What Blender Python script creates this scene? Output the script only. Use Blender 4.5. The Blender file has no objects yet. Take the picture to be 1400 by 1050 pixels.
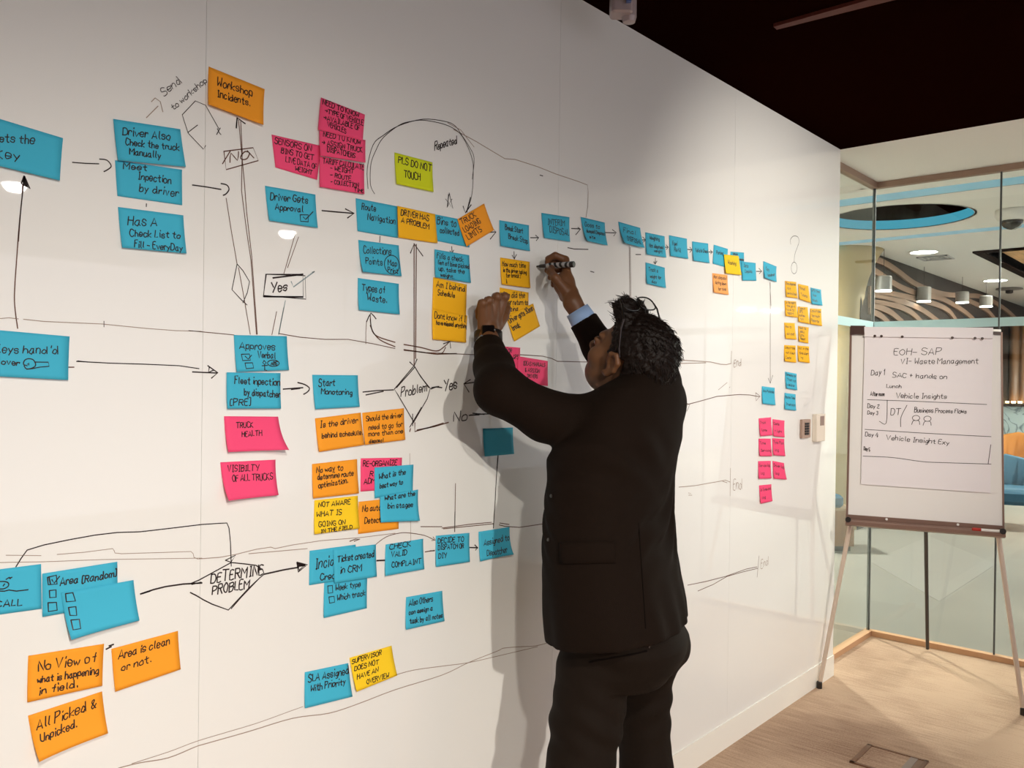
import bpy, math, random
import numpy as np
from mathutils import Vector, Matrix

# ---------------------------------------------------------------- scene, camera, world, exposure
S = bpy.context.scene
S.view_settings.view_transform = 'Standard'
S.view_settings.look = 'None'
S.view_settings.gamma = 1.0
S.view_settings.use_curve_mapping = False
S.view_settings.exposure = 0.0
FPX = 1151.8
TH, PITCH, ROLL = math.radians(41.426), math.radians(-0.26), math.radians(0.754)
CAM = np.array([0.0, -1.668, 1.548])
FW = np.array([math.cos(TH)*math.cos(PITCH), math.sin(TH)*math.cos(PITCH), math.sin(PITCH)])
_r = np.array([math.sin(TH), -math.cos(TH), 0.0]); _u = np.cross(_r, FW)
CX = math.cos(ROLL)*_r + math.sin(ROLL)*_u
CY = -math.sin(ROLL)*_r + math.cos(ROLL)*_u
cam_data = bpy.data.cameras.new('camera'); cam = bpy.data.objects.new('camera', cam_data)
S.collection.objects.link(cam)
cam_data.sensor_width = 36.0; cam_data.lens = 36.0*FPX/1400.0; cam_data.clip_start = 0.05
cam.matrix_world = Matrix(((CX[0], CY[0], -FW[0], CAM[0]), (CX[1], CY[1], -FW[1], CAM[1]), (CX[2], CY[2], -FW[2], CAM[2]), (0, 0, 0, 1)))
S.camera = cam
S.cycles.use_denoising = True
S.cycles.max_bounces = 8; S.cycles.diffuse_bounces = 4; S.cycles.transparent_max_bounces = 12
S.cycles.sample_clamp_indirect = 6.0
world = bpy.data.worlds.new('world'); S.world = world; world.use_nodes = True
world.node_tree.nodes['Background'].inputs[0].default_value = (0.58, 0.55, 0.60, 1)
world.node_tree.nodes['Background'].inputs[1].default_value = 2.1
# brightness of the place's lamps and of the added unseen ones (used by their builders below)
ROOM_LAMP = 90.0         # recessed room downlights, radiance of the lens
SPOT_WATTS = 520.0       # the adjustable downlights turned to the wall, and one added spot
LOBBY_LAMP = 1450.0
CYAN_LAMP = 5.0

def ray(px, py):
    return FW + (px-700.0)/FPX*CX - (py-525.0)/FPX*CY
def onY(px, py, y=0.0):
    d = ray(px, py); return CAM + d*((y-CAM[1])/d[1])
def onX(px, py, x):
    d = ray(px, py); return CAM + d*((x-CAM[0])/d[0])
def onZ(px, py, z):
    d = ray(px, py); return CAM + d*((z-CAM[2])/d[2])
def atD(px, py, D):
    return CAM + ray(px, py)*D
def onPlane(px, py, p, n):
    d = ray(px, py); return CAM + d*(np.dot(p-CAM, n)/np.dot(d, n))

# ---------------------------------------------------------------- helpers
COL = S.collection
def L(r, g, b):
    f = lambda c: (c/255/12.92 if c/255 <= 0.04045 else ((c/255+0.055)/1.055)**2.4)
    return (f(r), f(g), f(b))
MATS = {}
def mat(name, col, rough=0.5, spec=0.5, metal=0.0, coat=0.0, emit=None, estr=0.0, noise=None, bump=0.0, bscale=200.0):
    if name in MATS: return MATS[name]
    m = bpy.data.materials.new(name); m.use_nodes = True
    nt = m.node_tree; b = nt.nodes['Principled BSDF']
    b.inputs['Base Color'].default_value = (*col, 1)
    b.inputs['Roughness'].default_value = rough
    b.inputs['Specular IOR Level'].default_value = spec
    b.inputs['Metallic'].default_value = metal
    if coat: b.inputs['Coat Weight'].default_value = coat; b.inputs['Coat Roughness'].default_value = 0.02
    if emit: b.inputs['Emission Color'].default_value = (*emit, 1); b.inputs['Emission Strength'].default_value = estr
    if noise:
        scale, amt, stretch = noise
        tc = nt.nodes.new('ShaderNodeTexCoord'); mp = nt.nodes.new('ShaderNodeMapping'); mp.inputs['Scale'].default_value = stretch
        nz = nt.nodes.new('ShaderNodeTexNoise'); nz.inputs['Scale'].default_value = scale; nz.inputs['Detail'].default_value = 6
        rp = nt.nodes.new('ShaderNodeValToRGB')
        rp.color_ramp.elements[0].position = 0.3; rp.color_ramp.elements[1].position = 0.7
        rp.color_ramp.elements[0].color = (*[c*(1-amt) for c in col], 1)
        rp.color_ramp.elements[1].color = (*[min(1, c*(1+amt)) for c in col], 1)
        nt.links.new(tc.outputs['Object'], mp.inputs['Vector']); nt.links.new(mp.outputs['Vector'], nz.inputs['Vector'])
        nt.links.new(nz.outputs['Fac'], rp.inputs['Fac']); nt.links.new(rp.outputs['Color'], b.inputs['Base Color'])
    if bump:
        tc2 = nt.nodes.new('ShaderNodeTexCoord')
        n2 = nt.nodes.new('ShaderNodeTexNoise'); n2.inputs['Scale'].default_value = bscale; n2.inputs['Detail'].default_value = 3
        bp = nt.nodes.new('ShaderNodeBump'); bp.inputs['Strength'].default_value = bump; bp.inputs['Distance'].default_value = 0.004
        nt.links.new(tc2.outputs['Object'], n2.inputs['Vector']); nt.links.new(n2.outputs['Fac'], bp.inputs['Height']); nt.links.new(bp.outputs['Normal'], b.inputs['Normal'])
    MATS[name] = m; return m
def lamp_mat(name, col, s):
    m = bpy.data.materials.new(name); m.use_nodes = True; nt = m.node_tree; nt.nodes.clear()
    e = nt.nodes.new('ShaderNodeEmission'); e.inputs[0].default_value = (*col, 1); e.inputs[1].default_value = s
    o = nt.nodes.new('ShaderNodeOutputMaterial'); nt.links.new(e.outputs[0], o.inputs[0]); MATS[name] = m; return m
def glass_mat(name, tint, ior=1.45):
    m = bpy.data.materials.new(name); m.use_nodes = True; nt = m.node_tree; nt.nodes.clear()
    t = nt.nodes.new('ShaderNodeBsdfTransparent'); t.inputs[0].default_value = (*tint, 1)
    g = nt.nodes.new('ShaderNodeBsdfGlossy'); g.inputs['Roughness'].default_value = 0.0; g.inputs[0].default_value = (.9, .95, .95, 1)
    fr = nt.nodes.new('ShaderNodeFresnel'); fr.inputs[0].default_value = ior
    mx = nt.nodes.new('ShaderNodeMixShader'); o = nt.nodes.new('ShaderNodeOutputMaterial')
    ge = nt.nodes.new('ShaderNodeNewGeometry'); mu = nt.nodes.new('ShaderNodeMath'); mu.operation = 'SUBTRACT'; mu.use_clamp = True   # front faces reflect, back faces only let light out
    nt.links.new(fr.outputs[0], mu.inputs[0]); nt.links.new(ge.outputs['Backfacing'], mu.inputs[1]); nt.links.new(mu.outputs[0], mx.inputs[0]); nt.links.new(t.outputs[0], mx.inputs[1]); nt.links.new(g.outputs[0], mx.inputs[2]); nt.links.new(mx.outputs[0], o.inputs[0])
    MATS[name] = m; return m

class MB:
    def __init__(s): s.v = []; s.f = []
    def add(s, vs, fs):
        o = len(s.v); s.v += [tuple(map(float, v)) for v in vs]; s.f += [tuple(o+i for i in f) for f in fs]; return s
    def box(s, lo, hi, M=None):
        x0, y0, z0 = lo; x1, y1, z1 = hi
        vs = [(x0,y0,z0),(x1,y0,z0),(x1,y1,z0),(x0,y1,z0),(x0,y0,z1),(x1,y0,z1),(x1,y1,z1),(x0,y1,z1)]
        if M is not None: vs = [tuple(M @ Vector(v)) for v in vs]
        return s.add(vs, [(0,3,2,1),(4,5,6,7),(0,1,5,4),(1,2,6,5),(2,3,7,6),(3,0,4,7)])
    def rbox(s, lo, hi, r, M=None, n=3):
        # box with rounded vertical edges (rounded in local xy) and a small chamfer on top and bottom
        x0, y0, z0 = lo; x1, y1, z1 = hi; ring = []
        for cx, cy, a0 in ((x1-r, y1-r, 0), (x0+r, y1-r, 90), (x0+r, y0+r, 180), (x1-r, y0+r, 270)):
            for k in range(n+1):
                a = math.radians(a0+90*k/n); ring.append((cx, cy, math.cos(a), math.sin(a)))
        c = min(r*0.5, (z1-z0)*0.25); R = []
        for z, q in ((z0, r-c), (z0+c, r), (z1-c, r), (z1, r-c)):
            R.append([(cx+q*ca, cy+q*sa, z) for cx, cy, ca, sa in ring])
        if M is not None: R = [[tuple(M @ Vector(p)) for p in rr] for rr in R]
        return s.loft(R)
    def loft(s, rings, cap=True, closed=True):
        n = len(rings[0]); vs = [p for r in rings for p in r]; fs = []
        for i in range(len(rings)-1):
            for k in range(n if closed else n-1):
                a = i*n+k; b = i*n+(k+1) % n; fs.append((a, b, b+n, a+n))
        if cap:
            fs.append(tuple(range(n-1, -1, -1))); fs.append(tuple(range((len(rings)-1)*n, len(rings)*n)))
        return s.add(vs, fs)
    def tube(s, pts, r, n=10, cap=True):
        pts = [Vector(p) for p in pts]; rr = r if isinstance(r, (list, tuple)) else [r]*len(pts); rings = []; up = None
        for i, p in enumerate(pts):
            t = (pts[min(i+1, len(pts)-1)]-pts[max(i-1, 0)]).normalized()
            if up is None: up = t.orthogonal().normalized()
            up = (up - t*up.dot(t)).normalized(); w = t.cross(up)
            rings.append([tuple(p+(up*math.cos(2*math.pi*k/n)+w*math.sin(2*math.pi*k/n))*rr[i]) for k in range(n)])
        return s.loft(rings, cap)
    def lathe(s, prof, c=(0,0,0), n=28, M=None, cap=True):
        rings = []
        for r, z in prof:
            q = [(r*math.cos(2*math.pi*k/n), r*math.sin(2*math.pi*k/n), z) for k in range(n)]
            if M is not None: q = [tuple(M @ Vector(p)) for p in q]
            rings.append([(p[0]+c[0], p[1]+c[1], p[2]+c[2]) for p in q])
        return s.loft(rings, cap)
    def build(s, name, m, parent=None, smooth=False):
        me = bpy.data.meshes.new(name); me.from_pydata(s.v, [], s.f); me.update()
        if smooth: me.polygons.foreach_set('use_smooth', [True]*len(me.polygons))
        me.materials.append(m); o = bpy.data.objects.new(name, me); COL.objects.link(o)
        if parent is not None: o.parent = parent
        return o
def tag(o, label=None, cat=None, group=None, kind=None):
    if label: o['label'] = label
    if cat: o['category'] = cat
    if group: o['group'] = group
    if kind: o['kind'] = kind
    return o
def empty(name, loc=(0,0,0)):
    o = bpy.data.objects.new(name, None); COL.objects.link(o); o.empty_display_size = 0.05
    o.location = loc; return o
def adopt(root, *kids):
    # parent parts modelled in place to a root standing somewhere else
    for k in kids: k.parent = root; k.matrix_parent_inverse = Matrix.Translation(root.location).inverted()
def struct(name, mb, m, parent=None, smooth=False):
    o = mb.build(name, m, parent, smooth)
    if parent is None: o['kind'] = 'structure'
    return o
def smoothpts(p, n=4):
    p = [np.array(q, float) for q in p]
    if len(p) < 3: return p
    out = []
    for i in range(len(p)-1):
        p0 = p[max(i-1, 0)]; p1 = p[i]; p2 = p[i+1]; p3 = p[min(i+2, len(p)-1)]
        for k in range(n):
            t = k/n; out.append(0.5*((2*p1)+(p2-p0)*t+(2*p0-5*p1+4*p2-p3)*t*t+(3*p1-p0-3*p2+p3)*t**3))
    out.append(p[-1]); return out
# ---------------------------------------------------------------- large structure: the meeting room
H = 2.797; SEAM = 0.9016; PW = 1.2; WEND = SEAM+3*PW; GX = 5.392; GY = 0.114
M_panel = mat('white_gloss_panel', (.84, .825, .80), .5, .5, coat=1.0)
M_base = mat('cream_baseboard', (.86, .82, .75), .4)
M_dark = mat('black_brown_ceiling', (.0085, .0018, .0008), .95, .0)
M_white = mat('white_paint', (.82, .80, .77), .6)
M_beige = mat('grey_paint', (.45, .44, .44), .7)
M_ink = mat('black_marker_ink', (.022, .010, .008), .45, .35)
M_faint = mat('worn_marker_ink', (.33, .24, .19), .5, .3)
M_brown = mat('brown_marker_ink', (.13, .055, .035), .5, .3)
M_grey = mat('blue_grey_marker_ink', (.24, .31, .33), .5, .3)
M_alu = mat('brown_anodised_aluminium', L(140, 112, 100), .35, .5, .35)
M_steel = mat('brushed_steel', (.55, .53, .50), .3, .5, 1.0)
M_black = mat('black_plastic', (.012, .008, .007), .4)

# carpet with streaky weave
def carpet_mat():
    m = bpy.data.materials.new('streaky_brown_carpet'); m.use_nodes = True; nt = m.node_tree; b = nt.nodes['Principled BSDF']
    b.inputs['Roughness'].default_value = .95; b.inputs['Specular IOR Level'].default_value = .1
    tc = nt.nodes.new('ShaderNodeTexCoord')
    def noise(scale, st, det):
        mp = nt.nodes.new('ShaderNodeMapping'); mp.inputs['Scale'].default_value = st
        n = nt.nodes.new('ShaderNodeTexNoise'); n.inputs['Scale'].default_value = scale; n.inputs['Detail'].default_value = det
        nt.links.new(tc.outputs['Object'], mp.inputs[0]); nt.links.new(mp.outputs[0], n.inputs['Vector']); return n
    n1 = noise(5, (16, 1.2, 1), 8); n2 = noise(1.3, (1, 1, 1), 3); n3 = noise(160, (1, 1, 1), 2)
    a1 = nt.nodes.new('ShaderNodeMath'); a1.operation = 'MULTIPLY_ADD'; a1.inputs[1].default_value = .45
    nt.links.new(n1.outputs['Fac'], a1.inputs[0]); nt.links.new(n2.outputs['Fac'], a1.inputs[2])
    a2 = nt.nodes.new('ShaderNodeMath'); a2.operation = 'MULTIPLY_ADD'; a2.inputs[1].default_value = .35
    nt.links.new(n3.outputs['Fac'], a2.inputs[0]); nt.links.new(a1.outputs[0], a2.inputs[2])
    rp = nt.nodes.new('ShaderNodeValToRGB'); rp.color_ramp.elements[0].position = .62; rp.color_ramp.elements[1].position = 1.15 if False else 1.0
    rp.color_ramp.elements[0].color = (.27, .165, .113, 1); rp.color_ramp.elements[1].color = (.55, .385, .275, 1)
    nt.links.new(a2.outputs[0], rp.inputs[0]); nt.links.new(rp.outputs[0], b.inputs['Base Color'])
    bp = nt.nodes.new('ShaderNodeBump'); bp.inputs['Strength'].default_value = .5; bp.inputs['Distance'].default_value = .003
    nt.links.new(n3.outputs['Fac'], bp.inputs['Height']); nt.links.new(bp.outputs[0], b.inputs['Normal'])
    return m
struct('floor', MB().box((-4.5, -8, -.12), (GX+.012, GY+.02, 0)), carpet_mat())

# the writable wall: glossy panels 1.2 m wide with hairline joints
wm = MB(); g = .0004
wm.box((-4.5, .012, 0), (WEND-.001, GY, H))
xs = [-4.5]+[SEAM+PW*k for k in range(-4, 4)]
for a, b in zip(xs[:-1], xs[1:]):
    wm.box((a+g, 0, .108), (b-(g if b < WEND-.01 else 0), .0125, H-.002))
wall_left = struct('wall_left', wm, M_panel)
struct('baseboard_left', MB().box((-4.5, -.006, 0), (WEND, .0118, .1092)), M_base)
struct('wall_back', MB().box((-4.6, -8.1, 0), (-4.5, GY, H)), M_beige)
# dark ceiling over the room, white soffit by the glass
struct('ceiling', MB().box((-4.6, -8.1, H), (WEND+.006, GY+.02, H+.1)), M_dark)
struct('ceiling_soffit', MB().box((WEND+.006, -8.1, H), (GX+.10, GY+.10, H+.1)), M_white)
# glass partition: corner behind the end of the wall, then along the room
M_glass = glass_mat('green_tinted_glass', (.90, .945, .925), 1.5)
M_head = mat('taupe_metal_trim', L(150, 124, 108), .45, .5, .2)
M_tan = mat('tan_wood_trim', L(196, 150, 112), .5)
M_frost = mat('frosted_blue_film', L(190, 222, 226), .6)
M_gasket = mat('dark_grey_gasket', (.07, .075, .075), .4)
JY = [GY, -.577, -1.268, -1.959, -2.65, -3.341, -4.032, -4.723, -5.414, -6.105, -6.796, -7.99]
for i, (a, b) in enumerate([(JY[k], JY[k+1]) for k in range(len(JY)-1)]):
    w = struct('window_%d' % (i+2), MB().box((GX-.005, b+.004, .03), (GX+.005, a-.004, H-.03)), M_glass)
    struct('frosted_strip', MB().box((GX-.0075, b+.004, 1.888), (GX-.0055, a-.004, 1.938)), M_frost, w)
    struct('joint_gasket', MB().box((GX-.007, b-.004, .03), (GX+.007, b+.004, H-.03)), M_gasket, w)
w = struct('window_1', MB().box((WEND+.0, GY-.005, .03), (GX-.012, GY+.005, H-.03)), M_glass)
struct('frosted_strip', MB().box((WEND, GY-.0075, 1.888), (GX-.012, GY-.0055, 1.938)), M_frost, w)
struct('corner_post', MB().box((GX-.012, GY-.009, .03), (GX-.006, GY+.009, H-.03)).box((GX-.0, GY-.006, .03), (GX+.008, GY+.009, H-.03)), M_gasket, w)
struct('trim_1', MB().box((WEND, GY-.022, H-.036), (GX+.02, GY+.022, H-.001)).box((GX-.022, -8, H-.036), (GX+.022, GY-.022, H-.001)), M_head)
struct('trim_2', MB().box((WEND, GY-.026, .0), (GX+.02, GY+.022, .031)).box((GX-.026, -8, .0), (GX+.022, GY-.026, .031)), M_tan)

# ---------------------------------------------------------------- the lobby beyond the glass
LZ = 3.0; LXE = 19.0
M_stone = mat('polished_stone_floor', L(132, 129, 122), .3, .5, noise=(1.6, .10, (1, 1, 1)))
M_stone2 = mat('pale_stone_inlay', L(138, 135, 129), .28, .5, noise=(1.2, .06, (1, 1, 1)))
M_tanwall = mat('tan_plaster', L(150, 122, 90), .7)
M_bronze = mat('bronze_slat_panel', L(34, 21, 14), .7, .2)
M_slat = mat('tan_curved_slat', L(128, 100, 80), .6, .3)
M_cyan = lamp_mat('cyan_led', (.10, .72, 1.0), CYAN_LAMP)
M_cyan_dim = lamp_mat('cyan_led_soft', (.10, .72, 1.0), CYAN_LAMP*.22)
M_lens = lamp_mat('warm_white_lens', (1.0, .95, .86), LOBBY_LAMP)
M_lens_pend = lamp_mat('pendant_lens', (1.0, .95, .86), 16.0)
M_lens_soft = lamp_mat('soft_white_lens', (1.0, .95, .86), 30.0)
M_lens_near = lamp_mat('near_white_lens', (1.0, .95, .86), LOBBY_LAMP*.16)
M_lens_room = lamp_mat('warm_room_lens', (1.0, .955, .90), ROOM_LAMP)
struct('floor_lobby', MB().box((GX+.022, -8.1, -.12), (LXE, 4.6, -.002)).box((WEND, GY+.022, -.12), (GX+.022, 4.6, -.002)), M_stone)
p0 = onZ(1284, 822, 0); p1 = onZ(1190, 768, 0); p2 = onZ(1362, 771, 0)
q = [p0, p2, p2+(p1-p0), p1]
struct('floor_inlay', MB().add([(a[0], a[1], z) for z in (-.0018, .0004) for a in q], [(0,3,2,1),(4,5,6,7),(0,1,5,4),(1,2,6,5),(2,3,7,6),(3,0,4,7)]), M_stone2)
struct('wall_lobby_far', MB().box((LXE, -8.1, 0), (LXE+.1, 4.7, LZ+.5)), M_white)
struct('wall_lobby_side', MB().box((WEND-.1, 4.6, 0), (LXE, 4.7, LZ+.5)), M_tanwall)
struct('wall_behind', MB().box((WEND-.12, GY+.02, 0), (WEND-.02, 4.7, LZ+.5)), M_white)
# ceiling in three bays with two slots between them that hold blue light strips, running parallel to the glass
xa = onZ(1400, 246, LZ)[0]; xb = onZ(1400, 309, LZ)[0]
cl = MB()
cl.box((WEND-.1, GY+.10, LZ), (GX+.10, 4.7, LZ+.1)); cl.box((GX+.10, -8.1, LZ), (xa-.13, 4.7, LZ+.1))
cl.box((GX+.10, -8.1, H), (GX+.13, GY+.13, LZ)); cl.box((WEND-.1, GY+.10, H), (GX+.13, GY+.13, LZ))
hr = [onZ(1345, 344, LZ), onZ(1460, 334, LZ)]
hx0, hy0 = hr[0][0], hr[0][1]; hx1, hy1 = hx0+3.2, hy0-2.2
rc = onZ(1229, 298, LZ); RR = .575                                   # this bay has a round opening
bay = [(xa+.13, -8.1), (xb-.10, -8.1), (xb-.10, 4.7), (xa+.13, 4.7)]
circ = [(rc[0]+RR*math.cos(2*math.pi*k/64), rc[1]+RR*math.sin(2*math.pi*k/64)) for k in range(64)]
def to_edge(x, y):
    dx, dy = x-rc[0], y-rc[1]; t = []
    if dx: t.append(((xb-.10 if dx > 0 else xa+.13)-rc[0])/dx)
    if dy: t.append(((4.7 if dy > 0 else -8.1)-rc[1])/dy)
    t = min(q for q in t if q > 0); return (rc[0]+dx*t, rc[1]+dy*t)
outer = [to_edge(*q) for q in circ]
for k in range(64):
    a, b, c2, d2 = circ[k], circ[(k+1) % 64], outer[(k+1) % 64], outer[k]
    poly = [a, b, c2]
    if abs(c2[0]-d2[0]) > 1e-6 and abs(c2[1]-d2[1]) > 1e-6: poly.append(min(bay, key=lambda q: abs(q[0]-c2[0])+abs(q[1]-c2[1])+abs(q[0]-d2[0])+abs(q[1]-d2[1]) if (abs(q[0]-c2[0]) < 1e-6 or abs(q[1]-c2[1]) < 1e-6) else 99))
    poly.append(d2)
    cl.add([(p[0], p[1], LZ) for p in poly], [tuple(range(len(poly)-1, -1, -1))])
cl.box((xb+.10, -8.1, LZ), (hx0, 4.7, LZ+.1)); cl.box((hx0, hy0, LZ), (LXE, 4.7, LZ+.1)); cl.box((hx0, -8.1, LZ), (LXE, hy1, LZ+.1)); cl.box((hx1, hy1, LZ), (LXE, hy0, LZ+.1))
struct('ceiling_lobby', cl, M_white)
sm_ = MB()
for x, hw in ((xa, .13), (xb, .10)):
    sm_.box((x-hw-.02, -8.1, LZ+.20), (x+hw+.02, 4.7, LZ+.22)).box((x+hw-.004, -8.1, LZ+.002), (x+hw+.02, 4.7, LZ+.20)).box((x-hw-.02, -8.1, LZ+.102), (x-hw, 4.7, LZ+.20))
struct('ceiling_lobby_slot', sm_, mat('slot_grey', (.5, .5, .5), .7))
struct('ceiling_recess', MB().box((hx0-.02, hy1-.02, LZ+.10), (hx1+.02, hy0+.02, LZ+.14)), mat('honey_wood', L(225, 180, 130), .45, noise=(3, .22, (1, 7, 1))))
struct('trim_3', MB().box((hx0-.05, hy0-.0, LZ-.02), (hx1, hy0+.09, LZ+.12)).box((hx0-.09, hy1, LZ-.02), (hx0+.0, hy0+.09, LZ+.12)), mat('matte_black_trim', (.012, .006, .004), .9, .05))
for k, (x, y0, y1, m) in enumerate(((xa, -1.4, 4.2, M_cyan), (xb, -2.5, 3.6, M_cyan))):
    o = MB().box((x-(.129 if k == 0 else .099), y0, LZ+.11), (x-(.105 if k == 0 else .075), y1, LZ+.15)).build('led_strip', m)
    tag(o, ('cyan light strip in the ceiling slot nearer the glass', 'cyan light strip in the second ceiling slot past the round recess')[k], 'light strip', 'cyan light strips in the lobby')
# round recess with a black back and a cyan lit rim
struct('ceiling_recess_back', MB().lathe([(RR+.03, LZ+.40), (RR+.03, LZ+.42)], (rc[0], rc[1], 0), 64), M_dark)
struct('ceiling_recess_side', MB().lathe([(RR+.004, LZ), (RR+.02, LZ), (RR+.02, LZ+.40), (RR+.004, LZ+.40)], (rc[0], rc[1], 0), 64, cap=False), M_dark)
o = MB().loft([[(rc[0]+q*math.cos(2*math.pi*k/64), rc[1]+q*math.sin(2*math.pi*k/64), z) for k in range(64)] for q, z in ((RR-.001, LZ+.004), (RR-.006, LZ+.006), (RR-.006, LZ+.082), (RR-.001, LZ+.084))], cap=False).build('cove_light', lamp_mat('cyan_rim', (.085, .42, .58), .85))
tag(o, 'cyan glowing rim of the round black ceiling recess', 'cove light')
# recessed downlights in the lobby ceiling
def downlight(x, y, z, r, label, group, lens, name='ceiling_downlight', dome=False):
    e = empty(name, (x, y, z)); tag(e, label, 'ceiling light', group or ('downlights in the meeting room' if dome else 'downlights in the lobby ceiling'))
    ring = MB().loft([[(x+q*math.cos(a), y+q*math.sin(a), zz) for a in [2*math.pi*k/32 for k in range(32)]] for q, zz in ((r+.02, z+.001), (r+.02, z-.008), (r, z-.010), (r, z-.001))], cap=False)
    adopt(e, ring.build('trim_ring', M_white), (MB().lathe([(r, z-.002), (r*.97, z-.022), (r*.8, z-.042), (r*.5, z-.056), (.002, z-.062)], (x, y, 0), 32) if dome else MB().lathe([(r, z-.0055), (r, z-.004), (r*.9, z-.003)], (x, y, 0), 32)).build('lens', lens))
    return e
p = onZ(1263, 344, LZ); downlight(p[0], p[1], LZ, .135, 'bright round downlight in the lobby ceiling past the round recess', None, M_lens_soft)
p = onZ(1361, 383, LZ); downlight(p[0], p[1], LZ, .14, 'bright round downlight by the wood ceiling recess', None, M_lens_soft)
def mirror_light(px, py, z):
    d = ray(px, py); d = np.array([d[0], d[1], d[2]]); c = CAM.copy(); hit = c+d*(-c[1]/d[1]); dd = np.array([d[0], -d[1], d[2]])
    return hit+dd*((z-hit[2])/dd[2])
for i, (px, py) in enumerate(((1021, 423), (1055, 424.5))):
    p = mirror_light(px, py, LZ); downlight(p[0], p[1], LZ, .16, ('lobby downlight mirrored in the wall, further from the pink notes', 'lobby downlight mirrored in the wall under the drawn line')[i], None, M_lens)
for i, (x, y) in enumerate(((6.0, -.45), (11.5, -1.3), (7.2, 2.8), (14.5, -1.2))):  # unseen lamps added out of view to brighten the lobby
    downlight(x, y, LZ, .16, ('unseen lobby downlight added close to the glass', 'unseen lobby downlight added above the counter', 'unseen lobby downlight added behind the writing wall', 'unseen lobby downlight added over the far seats')[i], None, M_lens_near if i == 0 else M_lens)
# air outlet and detector in the ceiling
p = onZ(1279, 352, LZ); e = empty('air_vent', (p[0], p[1], LZ)); tag(e, 'square white air vent beside the lobby downlight', 'air vent')
v = MB()
for k in range(3):
    a = .16-.05*k; b2 = a-.02
    for sx in (-1, 1): v.box((p[0]+sx*a-(.02 if sx > 0 else 0), p[1]-a, LZ-.014+.003*k), (p[0]+sx*a+(.02 if sx < 0 else 0), p[1]+a, LZ)); v.box((p[0]-a, p[1]+sx*a-(.02 if sx > 0 else 0), LZ-.014+.003*k), (p[0]+a, p[1]+sx*a+(.02 if sx < 0 else 0), LZ))
adopt(e, v.build('vent_frame', mat('grey_vent', (.42, .42, .42), .5)))
p = onZ(1380, 394, LZ); e = empty('ceiling_sensor', (p[0], p[1], LZ)); tag(e, 'dark flat sensor on the lobby ceiling below the far downlight', 'sensor')
adopt(e, MB().lathe([(.17, LZ), (.18, LZ-.02), (.10, LZ-.03)], (p[0], p[1], 0)).build('housing', mat('dim_metal', (.18, .17, .16), .4)), MB().lathe([(.05, LZ-.03), (.05, LZ-.07), (.03, LZ-.08)], (p[0], p[1], 0)).build('sensor_head', M_black))
# dome camera
p = onZ(1384, 287, LZ); e = empty('dome_camera', (p[0], p[1], LZ)); tag(e, 'white dome security camera on the lobby ceiling', 'camera')
adopt(e, MB().lathe([(.125, LZ), (.125, LZ-.05), (.105, LZ-.085), (.085, LZ-.09)], (p[0], p[1], 0)).build('housing', M_white, None, True),
      MB().lathe([(.082, LZ-.09), (.08, LZ-.11), (.062, LZ-.14), (.03, LZ-.158), (.004, LZ-.162)], (p[0], p[1], 0)).build('dome', mat('smoked_dome', (.05, .045, .04), .05, .6), None, True))
# bronze bulkhead with flowing slats
BY = 1.5
bx0 = 9.2
struct('wall_feature', MB().box((bx0, BY, 0), (LXE, BY+.12, LZ)), M_bronze)
sl = [
 [(1190,352),(1204,356.5),(1215,362),(1230,372),(1247,385),(1265,394),(1290,402),(1318,404),(1340,405),(1360,413),(1378,425),(1390,436)],
 [(1190,366),(1206,376),(1222,387),(1240,396),(1262,403),(1285,407),(1305,417),(1322,428),(1335,440)],
 [(1190,395),(1220,402),(1250,408),(1280,416),(1298,425),(1309,440)],
 [(1190,404),(1215,408),(1240,414),(1262,424),(1284,440)],
 [(1190,410),(1212,414),(1235,421),(1250,430),(1262,442)],
 [(1190,416),(1206,421),(1220,428),(1236,442)],
 [(1190,425),(1204,431),(1216,442)],
 [(1325,411),(1340,418),(1352,426),(1364,440)]]
labs = ['uppermost long tan slat curving across the bronze wall', 'second long tan slat curving below the uppermost one', 'third thin curved slat, starting behind the hanging lamp', 'fourth curved slat, lit cyan', 'fifth curved slat, lit cyan, above the short ones', 'sixth short curved slat, lit cyan', 'lowest shortest curved slat, lit cyan', 'short tan curved slat under the last hanging lamp']
for s, lb in zip(sl, labs):
    pts = [onY(x, y, BY-.03) for x, y in smoothpts(s, 3)]
    mb = MB(); top = []; 
    wd = .034
    rings = []
    for i, a in enumerate(pts):
        t = np.array(pts[min(i+1, len(pts)-1)])-np.array(pts[max(i-1, 0)]); t /= np.linalg.norm(t); nrm = np.array([-t[2], 0, t[0]])
        rings.append([tuple(a+nrm*wd), tuple(a+nrm*wd+np.array([0, .029, 0])), tuple(a-nrm*wd+np.array([0, .029, 0])), tuple(a-nrm*wd)])
    mb.loft(rings); o = mb.build('curved_slat', M_slat); tag(o, lb, 'slat', 'flowing slats on the bronze wall')
# blue light washing the lower end of the slats
o = MB().box((bx0+.05, BY-.012, 1.62), (bx0+2.2, BY-.001, 1.66)).build('led_strip', M_cyan); tag(o, 'cyan light strip below the curved slats', 'light strip', 'cyan light strips in the lobby')
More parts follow.
